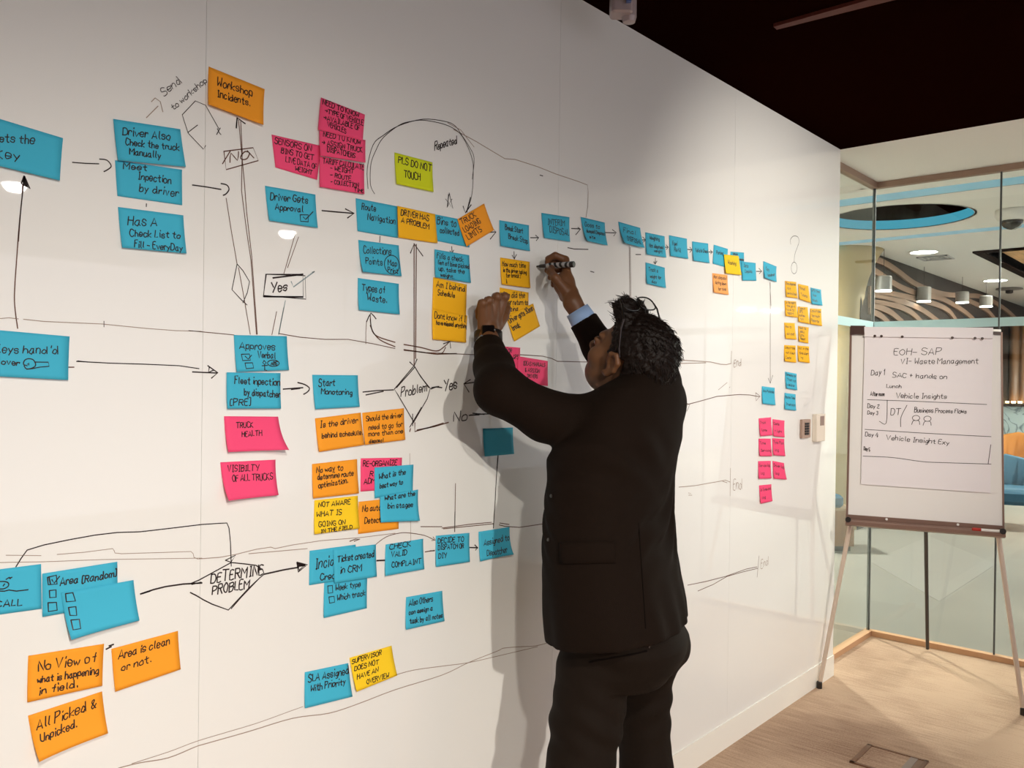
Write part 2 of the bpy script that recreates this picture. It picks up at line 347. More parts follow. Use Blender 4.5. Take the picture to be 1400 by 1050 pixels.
# cylinder lamps hanging in front of it
for i, (px, py, wpx, D) in enumerate(((1208, 397, 21, 9.0), (1263, 411.5, 18, 10.3), (1315.5, 413, 16.5, 11.2), (1348, 418.5, 16, 11.6))):
    c = atD(px, py, D); r = wpx/2/FPX*D; h = 18/FPX*D if i < 2 else 13/FPX*D
    e = empty('pendant_lamp', (c[0], c[1], LZ)); tag(e, ('grey cylinder lamp hanging nearest the glass corner', 'second hanging cylinder lamp from the glass corner', 'third hanging cylinder lamp from the glass corner', 'last hanging cylinder lamp, beside the glass joint')[i], 'pendant lamp', 'cylinder lamps in the lobby')
    adopt(e, MB().lathe([(r, c[2]), (r, c[2]+h), (r*.9, c[2]+h+.01)], (c[0], c[1], 0)).build('lamp_shade', mat('grey_lamp_metal', (.30, .28, .26), .4)),
          MB().lathe([(r*.96, c[2]-.012), (r*.96, c[2]-.001)], (c[0], c[1], 0)).build('lens', M_lens_pend),
          MB().lathe([(.003, c[2]+h+.01), (.003, LZ)], (c[0], c[1], 0), 8).build('stem', M_black))
# flared tan column behind the side glass
cc = atD(1146, 525, 9.2); cw = .245
rings = []
for z, k in ((0, 1), (2.26, 1), (2.45, 1.02), (2.58, 1.08), (2.70, 1.2), (2.82, 1.38), (2.92, 1.58), (2.999, 1.8)):
    rings.append([(cc[0]+cw*k*math.cos(a), cc[1]+cw*k*math.sin(a), z) for a in [2*math.pi*j/32 for j in range(32)]])
struct('column', MB().loft(rings), mat('tan_column', L(172, 150, 104), .5), None, True)
# ---------------------------------------------------------------- the room's own downlights (seen mirrored in the glossy wall)
l1 = mirror_light(393, 316, H); l0 = mirror_light(20, 250, H); st = l1-l0
lab = ['room downlight mirrored under the driver gets approval note', 'room downlight mirrored by the big drawn arrow head', 'room downlight behind the camera', 'room downlight over the far corner of the room', 'room downlight beyond the flip chart side']
for i, k in enumerate((1, 0, -1, -2, 2)):
    c = l0+st*k
    if -4.2 < c[0] < GX-.3: downlight(c[0], c[1], H, .07, lab[i], None, M_lens_room, dome=True)
# two adjustable ones turned towards the wall, then an unseen spot added to brighten its far end: (place, point aimed at, cone, share of the power)
for c, aim, cone, k in ((np.array([-.4, -4.4, H]), (1.7, 0, -.6), 68, 1.2), (np.array([-.15, -2.5, H]), (1.25, 0, .0), 76, .38), (np.array([2.94, -2.23, H]), (3.85, 0, 1.6), 72, .49)):
    sd = bpy.data.lights.new('spot_beam', 'SPOT'); so = bpy.data.objects.new('spot_beam', sd); COL.objects.link(so)
    sd.energy = SPOT_WATTS*k; sd.spot_size = math.radians(cone); sd.spot_blend = 1.0; sd.shadow_soft_size = .05; sd.color = (1.0, .945, .84)
    so.location = (c[0], c[1], H-.03); so.rotation_euler = (Vector(aim)-so.location).to_track_quat('-Z', 'Y').to_euler()
# fitting hanging at the ceiling by the wall
c = onZ(858, 25, H-.13)
e = empty('ceiling_fitting', (c[0], c[1], H)); tag(e, 'clear plastic ceiling fitting with blue and red stripes, above the wall', 'ceiling fitting')
M_clear = mat('milky_plastic', L(176, 160, 160), .2, .5)
t = FW.copy(); t[2] = 0; t /= np.linalg.norm(t); R2 = Matrix(((_r[0], t[0], 0, c[0]), (_r[1], t[1], 0, c[1]), (0, 0, 1, 0), (0, 0, 0, 1)))
w = 2.4/FPX
hb = MB().rbox((-26*w, -.035, H-.125), (6*w, .03, H), .012, R2); hb.lathe([(.004, H-.142), (9*w, H-.14), (11*w, H-.125), (11*w, H)], (4*w, 0, 0), 24, R2.copy() if False else Matrix(((_r[0], t[0], 0, c[0]), (_r[1], t[1], 0, c[1]), (0, 0, 1, 0), (0, 0, 0, 1))))
bs = MB().box((-5*w, -.05, H-.1), (2*w, -.036, H), R2); rs = MB().box((5*w, -.05, H-.075), (13*w, -.034, H), R2)
adopt(e, hb.build('shade', M_clear), bs.build('blue_stripe', mat('blue_plastic', L(95, 115, 170), .3)), rs.build('red_stripe', mat('red_plastic', L(205, 90, 95), .3)))
# rust-red track let into the dark ceiling
a = onZ(1062, 36, H); b = onZ(1235, -8, H)
e = empty('ceiling_track', (a[0], a[1], H)); tag(e, 'rust red slot strip let into the dark ceiling', 'ceiling track')
d = (b-a)/np.linalg.norm(b-a); n = np.array([-d[1], d[0], 0])
mb = MB(); mb.add([tuple(q) for q in (a, b, b-n*.055, a-n*.03)]+[tuple(q-np.array([0, 0, .012])) for q in (a, b, b-n*.055, a-n*.03)], [(0,1,2,3),(4,7,6,5),(0,4,5,1),(1,5,6,2),(2,6,7,3),(3,7,4,0)])
adopt(e, mb.build('strip', mat('rust_red_paint', (.10, .012, .003), .7)))
# wall devices
def plate(name, q, depth, label, cat):
    P = [onY(x, y) for x, y in q]; x0, x1 = min(p[0] for p in P), max(p[0] for p in P); z0, z1 = min(p[2] for p in P), max(p[2] for p in P)
    e = empty(name, ((x0+x1)/2, 0, (z0+z1)/2)); tag(e, label, cat); return e, x0, x1, z0, z1
def wallM(): return Matrix(((1, 0, 0, 0), (0, 0, -1, 0), (0, 1, 0, 0), (0, 0, 0, 1)))   # local xy -> wall xz, local z -> into the room
e, x0, x1, z0, z1 = plate('switch_panel', ((1093.5, 573.5), (1104.5, 573.5), (1104.5, 598), (1093.5, 598)), .02, 'dark keypad panel in a grey-brown frame beside the pink notes', 'switch panel')
mw = wallM()
fr = MB().rbox((x0, z0, 0), (x1, z1, .014), .004, mw)
kp = MB(); dx = (x1-x0)
for i in range(2):
    for j in range(5):
        kp.box((x0+dx*(.28+.26*i), z0+(z1-z0)*(.17+.135*j), .0135), (x0+dx*(.28+.26*i)+dx*.2, z0+(z1-z0)*(.17+.135*j)+(z1-z0)*.11, .018), mw)
adopt(e, fr.build('frame', mat('grey_brown_plastic', L(176, 148, 132), .4)), kp.build('key_buttons', M_black))
e, x0, x1, z0, z1 = plate('wall_controller', ((1110.5, 566), (1121.5, 566), (1121.5, 602.5), (1110.5, 602.5)), .03, 'tall white wall controller with a small grey display beside the dark keypad', 'controller')
mw = wallM(); dx = x1-x0
adopt(e, MB().rbox((x0, z0, 0), (x1, z1, .026), .006, mw).build('housing', mat('cream_plastic', L(240, 228, 212), .4)),
      MB().box((x0+dx*.35, z0+(z1-z0)*.58, .0255), (x0+dx*.8, z0+(z1-z0)*.92, .0275), mw).build('display', mat('grey_display', L(150, 125, 115), .3)))
# floor box let into the carpet
q = [onZ(1189, 1019, .001), onZ(1267, 1041, .001)]
xd = q[1]-q[0]; xd[2] = 0; ln = np.linalg.norm(xd); xd /= ln; yd = np.array([-xd[1], xd[0], 0]);
if np.dot(yd, q[0]-CAM) > 0: yd = -yd
FBM = Matrix(((xd[0], yd[0], 0, q[0][0]), (xd[1], yd[1], 0, q[0][1]), (0, 0, 1, 0), (0, 0, 0, 1)))
e = empty('floor_box', tuple(q[0]*.5+q[1]*.5)); tag(e, 'brown-framed floor socket box with carpet lid, near the frame bottom', 'floor box')
fm = MB(); W2 = ln; D2 = ln*1.0
fm.box((-.008, -.0, 0), (W2+.008, .010, .006), FBM); fm.box((-.008, 0, 0), (.012, D2, .006), FBM); fm.box((W2-.006, 0, 0), (W2+.008, D2, .006), FBM); fm.box((-.008, D2-.012, 0), (W2+.008, D2, .006), FBM)
lid = MB().box((.012, .010, 0), (W2*.74, D2-.012, .003), FBM); fl = MB().box((W2*.74, .010, 0), (W2-.03, D2-.012, .005), FBM); sp = MB().box((W2-.03, .010, 0), (W2-.006, D2-.012, .0035), FBM)
adopt(e, fm.build('frame', mat('brown_metal_edge', L(112, 74, 50), .45)), lid.build('lid', bpy.data.materials['streaky_brown_carpet']), fl.build('cable_flap', mat('grey_brown_flap', L(140, 122, 112), .4)), sp.build('side_strip', mat('brown_strip', L(120, 84, 60), .4)))

# ---------------------------------------------------------------- lobby seats and counter
def armchair(px, py0, D, ang, cshell, cseat, label, sc=1.0, name='armchair'):
    # a low tub chair: seat height 0.42, back 0.75
    c = atD(px, py0, D); e = empty(name, (c[0], c[1], 0)); tag(e, label, 'armchair', 'tub armchairs in the lobby')
    M = Matrix.Translation((c[0], c[1], 0)) @ Matrix.Rotation(math.radians(ang), 4, 'Z') @ Matrix.Scale(sc, 4)
    sh = MB(); rings = []
    for j in range(13):
        a = math.radians(-110+220*j/12); co, si = math.cos(a), math.sin(a); hh = .78-.16*abs(j-6)/6
        rings.append([tuple(M @ Vector((r*si, -r*co*.95, z))) for r, z in ((.30, .28), (.36, .30), (.40, hh-.02), (.38, hh), (.345, hh-.02), (.32, .32))])
    sh.loft(rings)
    seat = MB().rbox((-.29, -.28, .27), (.29, .30, .44), .10, M)
    adopt(e, sh.build('backrest', cshell, None, True), seat.build('seat', cseat))
    for sx in (-1, 1):
        for sy in (-1, 1):
            adopt(e, MB().tube([tuple(M @ Vector((sx*.22, sy*.2, .29))), tuple(M @ Vector((sx*.27, sy*.26, 0)))], [.018, .012], 8).build('leg', M_alu))
M_teal = mat('teal_fabric', L(14, 70, 94), .8); M_amber = mat('amber_fabric', L(150, 92, 14), .8); M_navy = mat('navy_fabric', L(28, 42, 58), .8)
armchair(1388, 640, 9.3, 115, M_teal, M_teal, 'teal tub armchair beyond the glass beside the flip chart')
armchair(1392, 620, 11.7, 100, M_amber, M_amber, 'amber tub armchair behind the teal one', 1.16)
c = atD(1143, 756, 7.8); e = empty('cabinet', (c[0], c[1], 0)); tag(e, 'tan wooden cabinet end standing just past the end of the wall', 'cabinet')
ccw = .165; CM = Matrix.Translation((c[0], c[1], 0)) @ Matrix.Rotation(TH-math.pi/2, 4, 'Z'); zt2 = 1.548-(693-523.5)/FPX*7.8
adopt(e, MB().box((-.3, 0, .05), (ccw, .4, zt2-.02), CM).build('body', mat('tan_cabinet_wood', L(128, 90, 54), .5, noise=(4, .15, (8, 8, 1)))), MB().box((-.31, -.01, zt2-.02), (ccw+.01, .41, zt2), CM).build('worktop', M_tanwall), MB().box((-.28, .03, 0), (ccw-.02, .37, .05), CM).build('plinth', M_black))
cu = MB().rbox((-.22, .02, zt2+.0005), (ccw-.08, .36, zt2+.115), .05, CM).build('seat_cushion', M_teal); tag(cu, 'teal seat cushion lying on the tan cabinet by the wall end', 'cushion')
# marble counter with bronze fluted wall behind it
ca = atD(1368, 560, 13.3); 
e = empty('counter', (ca[0], ca[1], 0)); tag(e, 'pale blue veined marble counter behind the armchairs', 'counter')
def marble():
    m = mat('veined_marble', L(150, 166, 168), .25); nt = m.node_tree; b = nt.nodes['Principled BSDF']
    tc = nt.nodes.new('ShaderNodeTexCoord'); n = nt.nodes.new('ShaderNodeTexNoise'); n.inputs['Scale'].default_value = 2.2; n.inputs['Detail'].default_value = 7; n.inputs['Distortion'].default_value = 1.6
    r = nt.nodes.new('ShaderNodeValToRGB'); c1 = L(160, 176, 178); c2 = L(90, 104, 112)
    r.color_ramp.elements[0].position = .47; r.color_ramp.elements[0].color = (*c1, 1); r.color_ramp.elements[1].position = .53; r.color_ramp.elements[1].color = (*c1, 1)
    q = r.color_ramp.elements.new(.5); q.color = (*c2, 1)
    nt.links.new(tc.outputs['Object'], n.inputs['Vector']); nt.links.new(n.outputs['Fac'], r.inputs[0]); nt.links.new(r.outputs[0], b.inputs['Base Color']); return m
x0 = ca[0]; y0 = ca[1]; zt = onX(1385, 553, x0)[2]
adopt(e, MB().box((x0, y0-3.2, .12), (x0+.55, y0+.08, zt-.03)).build('front_panel', marble()), MB().box((x0-.03, y0-3.23, zt-.03), (x0+.58, y0+.10, zt)).build('worktop', M_bronze), MB().box((x0+.04, y0-3.16, 0), (x0+.5, y0+.05, .12)).build('plinth', M_black))
fx = x0+1.3
mb = MB(); n = 26; yA, yB = BY-.01, y0-3.6
ring0 = []
for k in range(n*6+1):
    y = yA+(yB-yA)*k/(n*6); ring0.append((fx-.045*abs(math.sin(math.pi*k/6)), y))
top = 2.62
mb.loft([[(x, y, 0) for x, y in ring0]+[(fx+.1, yB, 0), (fx+.1, yA, 0)], [(x, y, top) for x, y in ring0]+[(fx+.1, yB, top), (fx+.1, yA, top)]])
struct('wall_fluted', mb, mat('bronze_fluted_wood', L(112, 78, 50), .5), None, True)
for k in range(3):
    y = onX(1377+9*k, 545, fx-.1)[1]
    o = MB().lathe([(.03, zt+.002), (.035, zt+.03), (.03, zt+.032)], (fx-.12, y, 0), 16).build('uplight', lamp_mat('amber_uplight_%d' % k, (1.0, .66, .30), 16.0)); tag(o, ('amber uplight at the fluted wall, nearest the flip chart', 'amber uplight at the fluted wall, between two others', 'amber uplight at the fluted wall, nearest the frame edge')[k], 'lamp', 'uplights behind the counter')
struct('ledge', MB().box((x0+.56, y0-3.2, 0), (fx+.05, y0+.08, zt)), M_bronze)
# ---------------------------------------------------------------- handwriting: single-stroke glyphs, coordinate pairs (x, y), baseline y=2, capitals to y=9
GL = {'A':'023962 1454','B':'0902 0949584706 0656544202','C':'5839190604224253','D':'0902 093957543202','E':'49090242 0636','F':'490902 0636','G':'58391906042242535535',
'H':'0902 5952 0656','I':'1939 2922 1232','J':'1949 3933221203','K':'0902 490652','L':'090242','M':'0209356962','N':'02095259','O':'290704224254573929','P':'0902 0949584605',
'Q':'290704224254573929 3462','R':'0902 0949574606 2652','S':'58391907164554421203','T':'0969 3932','U':'090422425459','V':'093269','W':'0912365269','X':'0962 0269','Y':'0936 6932','Z':'09590252',
'a':'46261503223244 464352','b':'0902 0426364543321203','c':'45361604123243','d':'45261503223244 4952','e':'044445361604123243','f':'493832 1646','g':'46261503223244 46413010','h':'0902 0416364542',
'i':'1612 1819','j':'26211000 2829','k':'0902 460442','l':'191322','m':'0602 0516263532 3546566562','n':'0602 0416364542','o':'260503123243453626','p':'0600 05163645433203','q':'46261503223244 4640',
'r':'0602 04163635','s':'45361605143443321203','t':'28233242 0646','u':'0603123244 4642','v':'062246','w':'0612254256','x':'0642 0246','y':'0623 4610','z':'06460242',
'1':'071912','2':'082949470252','3':'0829483626 2645433203','4':'390454 4742','5':'4909062645433203','0':'290704224254573929',
'.':'1213','-':'0545','/':'0149','&':'521729381413224355','+':'2723 0545','?':'0829484725 2223','[':'29090222','(':'29160523',']':'09292202',"'":'2927',':':'1312 1615','>':'0565 476543','=':'0464 0666','*':'0545 2723'}
GLY = {}
for ch, s in GL.items():
    st = [[(int(q[i]), int(q[i+1])) for i in range(0, len(q), 2)] for q in s.split()]
    GLY[ch] = (st, max(x for q in st for x, _ in q))
RND = random.Random(7)
def text_strokes(line):
    """(text, x0, y0, x1, y1, h[, 1 when the letters stand square to a turned baseline]) -> pixel polylines"""
    t, x0, y0, x1, y1, h = line[:6]; sq = len(line) > 6
    out = []; u = 0.0
    for ch in t:
        if ch == ' ': u += 3.2; continue
        st, w = GLY[ch]; dy = RND.uniform(-.35, .35); sc = RND.uniform(.9, 1.1)
        for q in st:
            pts = [(u+x+RND.uniform(-.34, .34)+.12*(y-2), (y-2+RND.uniform(-.34, .34))*sc+dy) for x, y in q]
            if len(pts) > 3: pts = [tuple(p) for p in smoothpts(pts, 2)]
            out.append(pts)
        u += w+1.7
    W = max(u-1.7, 1.0); ux, uy = x1-x0, y1-y0; ln = math.hypot(ux, uy)
    if sq: vx, vy = uy/ln, -ux/ln
    else: vx, vy = .013+.0, -1.0
    return [[(x0+ux*a/W+vx*h*b/7, y0+uy*a/W+vy*h*b/7) for a, b in q] for q in out]
def ribbon(mb, P, w, nrm):
    """flat ink stroke along 3D points lying on a surface with normal nrm"""
    P = [np.array(p) for p in P]
    if len(P) < 2: return
    K = [P[0]]
    for p in P[1:]:
        if np.linalg.norm(p-K[-1]) > 1e-5: K.append(p)
    if len(K) < 2: return
    vs = []
    for i, p in enumerate(K):
        t = K[min(i+1, len(K)-1)]-K[max(i-1, 0)]; s = np.cross(nrm, t); l = np.linalg.norm(s)
        s = s/l if l > 1e-9 else np.array([1., 0, 0])
        e = 0
        if i == 0: e = -1
        if i == len(K)-1: e = 1
        tt = t/(np.linalg.norm(t)+1e-12); p = p+tt*e*w*.3
        vs += [p+s*w/2, p-s*w/2]
    mb.add(vs, [(2*i, 2*i+1, 2*i+3, 2*i+2) for i in range(len(K)-1)])
NW = np.array([0, -1.0, 0])

PAPER = {'b': mat('blue_note_paper', (.055, .44, .63), .75, .25), 'o': mat('orange_note_paper', (.92, .34, .022), .75, .25), 'y': mat('amber_note_paper', (.93, .47, .012), .75, .25),
         'g': mat('yellow_note_paper', (.93, .60, .018), .75, .25), 'p': mat('pink_note_paper', (.90, .075, .20), .75, .25), 'l': mat('lime_note_paper', (.66, .72, .015), .75, .25), 's': mat('salmon_note_paper', (.95, .40, .12), .75, .25)}
def sticky(color, quad, lines, label, layer=0, lift=.006, curl=0.0, side=1, pw=1.45, marks=(), group=None, wob=0.0):
    Q = [onY(x, y) for x, y in quad]; Q = np.array([[p[0], p[2]] for p in Q])            # TL TR BR BL
    base = .0009+.0021*layer
    def off(s, t):
        o = base+lift*t*t+curl*(t**3)*((s if side > 0 else 1-s)**3)
        return o
    def pt(s, t):
        p = (1-t)*((1-s)*Q[0]+s*Q[1])+t*((1-s)*Q[3]+s*Q[2]); return p
    def inv(X, Z):
        s = t = .5
        for _ in range(7):
            p = pt(s, t); ds = (1-t)*(Q[1]-Q[0])+t*(Q[2]-Q[3]); dt = (1-s)*(Q[3]-Q[0])+s*(Q[2]-Q[1])
            J = np.array([[ds[0], dt[0]], [ds[1], dt[1]]]); d = np.linalg.solve(J, np.array([X, Z])-p); s += d[0]; t += d[1]
        return s, t
    N = 10; mb = MB(); vs = []
    for b in (0, 1):
        for j in range(N+1):
            for i in range(N+1):
                p = pt(i/N, j/N); vs.append((p[0], -off(i/N, j/N)+(.00028 if b else 0), p[1]))
    n1 = N+1; B = n1*n1; fs = []
    for j in range(N):
        for i in range(N):
            a = j*n1+i; fs.append((a, a+n1, a+n1+1, a+1)); fs.append((B+a, B+a+1, B+a+n1+1, B+a+n1))
    edge = [i for i in range(n1)]+[j*n1+N for j in range(1, n1)]+[N*n1+i for i in range(N-1, -1, -1)]+[j*n1 for j in range(N-1, 0, -1)]
    for k in range(len(edge)): a, b = edge[k], edge[(k+1) % len(edge)]; fs.append((a, b, B+b, B+a))
    mb.add(vs, fs)
    o = mb.build('sticky_note', PAPER[color], None, True); tag(o, label, 'sticky note', group or 'sticky notes on the writing wall')
    # shift the origin onto the note
    c = Vector((Q[:, 0].mean(), 0, Q[:, 1].mean())); o.data.transform(Matrix.Translation(-c)); o.location = c
    tm = MB(); D = np.dot(np.array([c[0], 0, c[2]])-CAM, FW)
    strokes = [(s, pw) for l in lines for s in text_strokes(l)]+[(list(m), pw) for m in marks]
    for s, w in strokes:
        P = []
        for x, y in s:
            p = onY(x, y); a, b = inv(p[0], p[2]); a = min(max(a, .012), .988); b = min(max(b, .012), .988); q = pt(a, b)
            P.append((q[0], -off(a, b)-.0004, q[1]))
        ribbon(tm, P, w*D/FPX, NW)
    if tm.f: adopt(o, tm.build('lettering', M_ink))
    return o
def sq(*p): return list(p)+[p[0]]
def R(x0, y0, k, pts): return [(x0+x/k, y0+y/k) for x, y in pts]
# ---------------------------------------------------------------- the sticky notes (corner points as seen on the wall plane)
sticky('b',[(-42,150),(86,189),(80,247.6),(-48,217)],[('gets the',-9,193,46,197,12),('Key',-8,216,25,219,12)],'large blue sticky note cut by the frame edge, reading gets the key')
sticky('b',[(157,219),(248.6,232),(248.6,280.6),(160,268)],[('Meet',168,231.5,200,233.5,9),('Inpection',188,245,233,251,10),('by driver',190,262,243,269,10)],'blue note reading meet inspection by driver, lower of an overlapping pair',0,.001)
sticky('b',[(154,163),(245.6,177),(251.6,229),(159,220)],[('Driver Also',166.5,185,231,192,11),('Check the truck',170,199,243,206,9),('Manually',175,212,217,217,9)],'blue note reading driver also check the truck manually',1,.005)
sticky('b',[(161,283),(250.4,294.4),(253,347),(165,339)],[('Has A',174,308,214,309,12),('Check List to',176,323,245,326,9.5),('Fill - EveryDay',182,338,247,344,9)],'blue note reading has a check list to fill everyday')
sticky('b',[(-34,448.5),(95,460),(91.4,519.6),(-36,513)],[("Keys hand'd",-7,482,78,484,11),('over',1,498,25,500,8)],'large blue note cut by the frame edge, reading keys handed over, with a drawn key',marks=[R(0,440,5,smoothpts([(180,300),(155,290),(165,262),(195,252),(225,262),(238,295),(215,315),(175,322),(158,300)],3)),R(0,440,5,[(232,275),(325,276),(330,304),(262,310),(215,320),(175,324)]),R(0,440,5,[(182,290),(192,282),(190,296)])])
sticky('o',[(285,91),(361.6,122),(357,172),(282,144)],[('Workshop',296,117,344,132,11),('Incidents.',295,133,340,145,10)],'orange note reading workshop incidents, highest note on the wall',lift=.009)
sticky('p',[(371,184),(439,199.5),(433,246),(376,229)],[('SENSORS ON',375,196,425,207,8),('BINS TO GET',384,209,428,219,7),('LIVE DATA OF',390,221,432,231,7),('WEIGHT',403,233,426,239,6)],'pink note reading sensors on bins to get live data of weight',0,.001,pw=1.25)
sticky('p',[(438,133.6),(498,157),(494,193),(433,178)],[('NEED TO KNOW',440,143,489,161,7),('>TYPE OF VEHICLE',443,154,495,172,6.5),('>AVAILABLE OF',441,163.5,490,179,6.5),('VEHICLES',446,173,471,183,6.5)],'pink note reading need to know type of vehicle, uppermost of the pink ones',1,.003,pw=1.25)
sticky('p',[(436,214),(497,225),(496,266),(435,256)],[('TARIFF CALCULATE',440,223,496,232,7),('- WEIGHT',450,232.5,482,238,6),('- ROUTE',450,242,478,247.5,6),('- COLLECTION',450,251.5,488,257,6),('TIME',482,262,494,264,4.5)],'pink note reading tariff calculate weight route collection time',1,.004,pw=1.25)
sticky('p',[(435,179),(498,192),(497,223),(435,213.5)],[('NEED TO KNOW',440,187,491,198,7.5),('> ASSIGN TRUCK',438,198,493,209,7),('DISPATCHERS',445,208,483,217,7)],'pink note reading need to know assign truck dispatchers',2,.003,pw=1.25)
sticky('b',[(362,254),(431,266),(432.4,312),(366,302)],[('Driver Gets',369,273,420,278,10),('Approval',375,287,413,290,8.5)],'blue note reading driver gets approval with a ticked box',marks=[sq((409,294),(420,294),(419.6,303.6),(409,303)),[(413,297),(416,300.5),(427,289.6)]])
sticky('b',[(486,271),(542.6,282),(543,325.5),(488,316)],[('Route',494,286,513,289,9),('Navigation',502,300,539.5,307,9)],'blue note reading route navigation',0,.002,pw=1.3)
sticky('b',[(594,293),(645,303),(641,338.4),(596.6,329.4)],[('Bins to',597,306,623,310,9),('collected',601,318,627,322,8)],'blue note reading bins to collected, tucked under a tilted orange one',0,.001,pw=1.3)
sticky('y',[(542.4,281.6),(594,293),(596.4,333),(543,325)],[('DRIVER HAS',547,294,585,302,7),('A PROBLEM',547,304,585,313.5,7)],'amber note reading driver has a problem',1,.003,pw=1.4)
sticky('o',[(624.4,300),(661,278.4),(672.4,315),(635,337.6)],[('TRUCK',630,307,650,296,7,1),('LOADING',634,318,656,305,7,1),('LIMITS',638,328,657,316,7,1)],'tilted orange note reading truck loading limits',1,.006,pw=1.2)
sticky('l',[(539,208.4),(591,222),(590.6,263),(540,252)],[('PLS DO NOT',544,222,589,235,9),('TOUCH',551,242.5,573,247,9.5)],'lime yellow note reading pls do not touch inside the drawn circle')
sticky('b',[(489.6,328),(545,335.5),(547,378),(492,372)],[('Collections',496,346,534,348,9.5),('Points',498,360,521,363,9),('Map',529,363,541,364,8),('Print',528,372.5,542,374,7)],'blue note reading collections points with an encircled map print',pw=1.25,marks=[[(534.4+10.3*math.cos(a),362+13*math.sin(a)) for a in [k*math.pi/9 for k in range(19)]]],side=-1,curl=.006)
sticky('b',[(489,380),(545,388),(544.4,430),(488.4,424)],[('Types of',494,397,525,401,9.5),('Waste.',501,411,527,414,9)],'blue note reading types of waste, above a curved arrow',pw=1.35)
sticky('y',[(592,379),(638,389),(636.6,434),(590.4,424)],[('Am I behind',596,392,635,399,8),('Schedule',598,403,621,407,7)],'amber note reading am I behind schedule',0,.001,pw=1.3)
sticky('y',[(590,422.6),(638,431.6),(635,468.4),(589.4,464)],[('Dont know if I',593,435,635,440,8),('have missed anything',595,443.5,637,449,6)],'amber note reading dont know if I have missed anything',1,.004,pw=1.25)
sticky('b',[(593.4,341),(640.6,349),(641.6,387),(593,379)],[('Fills a check',596,353,632,358,7),('list of bins picked',597,361.5,640,367.5,6),('up. take the',598,370,633,374.5,6),('weight.',600,378,618,381,5.5)],'blue note reading fills a check list of bins picked up',1,.004,pw=1.15)
sticky('b',[(682.4,301),(723,308),(722.4,343.6),(682.4,336.4)],[('Break Start',690,314,714,319,7),('Break Stop',694,326,720,333,7)],'blue note reading break start break stop',pw=1.2)
sticky('y',[(683.6,352),(724,358),(723,394),(684,389)],[('How much time',686,364,718,366,7),('is the driver taking',687,371.5,719,375,5.5),('for break?',690,379,711,380,6)],'amber note reading how much time is the driver taking for break',pw=1.1,marks=[[(690.6,381.5),(690.4,387.5)],[(691,384),(691,387.5)]])
sticky('y',[(683,393),(722.4,400),(722,436),(683,430)],[('When did the',684,407,717,407.5,8),('driver return to',686,416.5,721,416.5,7),('routing',688,426,707,425,6)],'amber note half covered by the raised fist, reading did the, return to',0,.001,pw=1.2)
sticky('y',[(691,432),(728,415),(736,446),(701,467)],[('Driver gets 30min',696,442,729,424,8,1),('break',700,452,710,447,7,1)],'tilted amber note reading driver gets 30min break beside the fist',1,.004,pw=1.2)
sticky('p',[(668,472),(711,475.4),(710,510),(668,506)],[('FOR',692,482,699,482.5,6),('GPS',701,490.5,708,491,5.5)],'pink note reading for gps, mostly covered by the forearm',0,.001,pw=1.1)
sticky('p',[(707.6,487),(748,493.6),(746.8,527.6),(706,523)],[('IDEAS MANUALS',714,499,744,501.5,5),('& ASSIGN',716,508,736,509.5,5),('DRIVERS',719,516,733,517,4.5)],'pink note reading ideas manuals and assign drivers above the upper sleeve',1,.004,pw=1.0)
sticky('b',[(662,510),(702,512),(702,549),(663,548)],[],'blank blue note peeping out under the bent elbow')
sticky('b',[(660,586),(701,584.4),(700.6,620.4),(660.6,624)],[],'blank blue note half in the shadow under the raised arm')
sticky('b',[(319.4,458),(392,459.6),(393,506),(321.4,508.4)],[('Approves',327,477,375,478,9.5),('Verbal',351,489,375,490,8.5),('ABS',368.5,499,377,499,4.5)],'blue note reading approves verbal with two drawn boxes',pw=1.35,marks=[R(260,440,5,sq((345,222),(400,220),(405,262),(352,265))),R(260,440,5,[(370,235),(390,255),(415,228)]),R(260,440,5,sq((367,282),(418,280),(424,315),(372,320))),[(372+8*math.cos(a),496.6+4.4*math.sin(a)) for a in [k*math.pi/7 for k in range(15)]],R(260,440,5,[(498,265),(512,280),(500,292),(488,280),(498,265)]),R(260,440,5,[(500,292),(498,330),(512,340)]),R(260,440,5,[(482,300),(520,298)])])
sticky('b',[(309,509),(382.6,510),(381.4,558.4),(308,558.6)],[('Fleet inpection',319.6,524,381,527,9.5),('by dispatcher',332,540,381,543,9),('[PRE]',312,554,340,554,9)],'blue note reading fleet inspection by dispatcher pre',1,.006,pw=1.5)
sticky('p',[(306,569),(380,569.6),(385.6,614),(308,617.6)],[('TRUCK',322,585,345,584,7),('HEALTH',329,597,356,595,7)],'curling pink note reading truck health',0,.012,.016,pw=1.3)
sticky('p',[(301,632),(376.4,628.4),(375.6,676),(305,683)],[('VISIBILTY',310,645,353,643,8),('OF ALL TRUCKS',316,658,371,655,8)],'pink note reading visibility of all trucks',0,.015,.008,-1,pw=1.3)
sticky('b',[(426.6,512.4),(489,513),(489.6,556),(429,559.4)],[('Start',435,528,457,526.5,9),('Monotoring',438,538.5,480,540,7.5)],'blue note reading start monitoring beside the diamond',pw=1.45)
sticky('o',[(430.4,572),(493,564),(496,608),(434,617.6)],[('Is the driver',437,584.5,488,578,8),('behind schedule.',439,599,494,594,7)],'orange note reading is the driver behind schedule',pw=1.35)
sticky('o',[(495,564.4),(552,558),(552,601),(497,608)],[('Should the driver',500,576,549,570.5,7),('need to go for',503,587.5,549,583,7),('more than one',502,596.5,549,592,6),('disposal',502,605.5,522,603.5,5)],'orange note reading should the driver need to go for more than one disposal',pw=1.2)
sticky('o',[(426.4,634.4),(488,627.6),(488.6,674),(426,681)],[('No way to',432,646.5,468,642.5,8),('determine route',433,656,482,650,7.5),('optimization.',434,667,474,660,7)],'orange note reading no way to determine route optimization',pw=1.35)
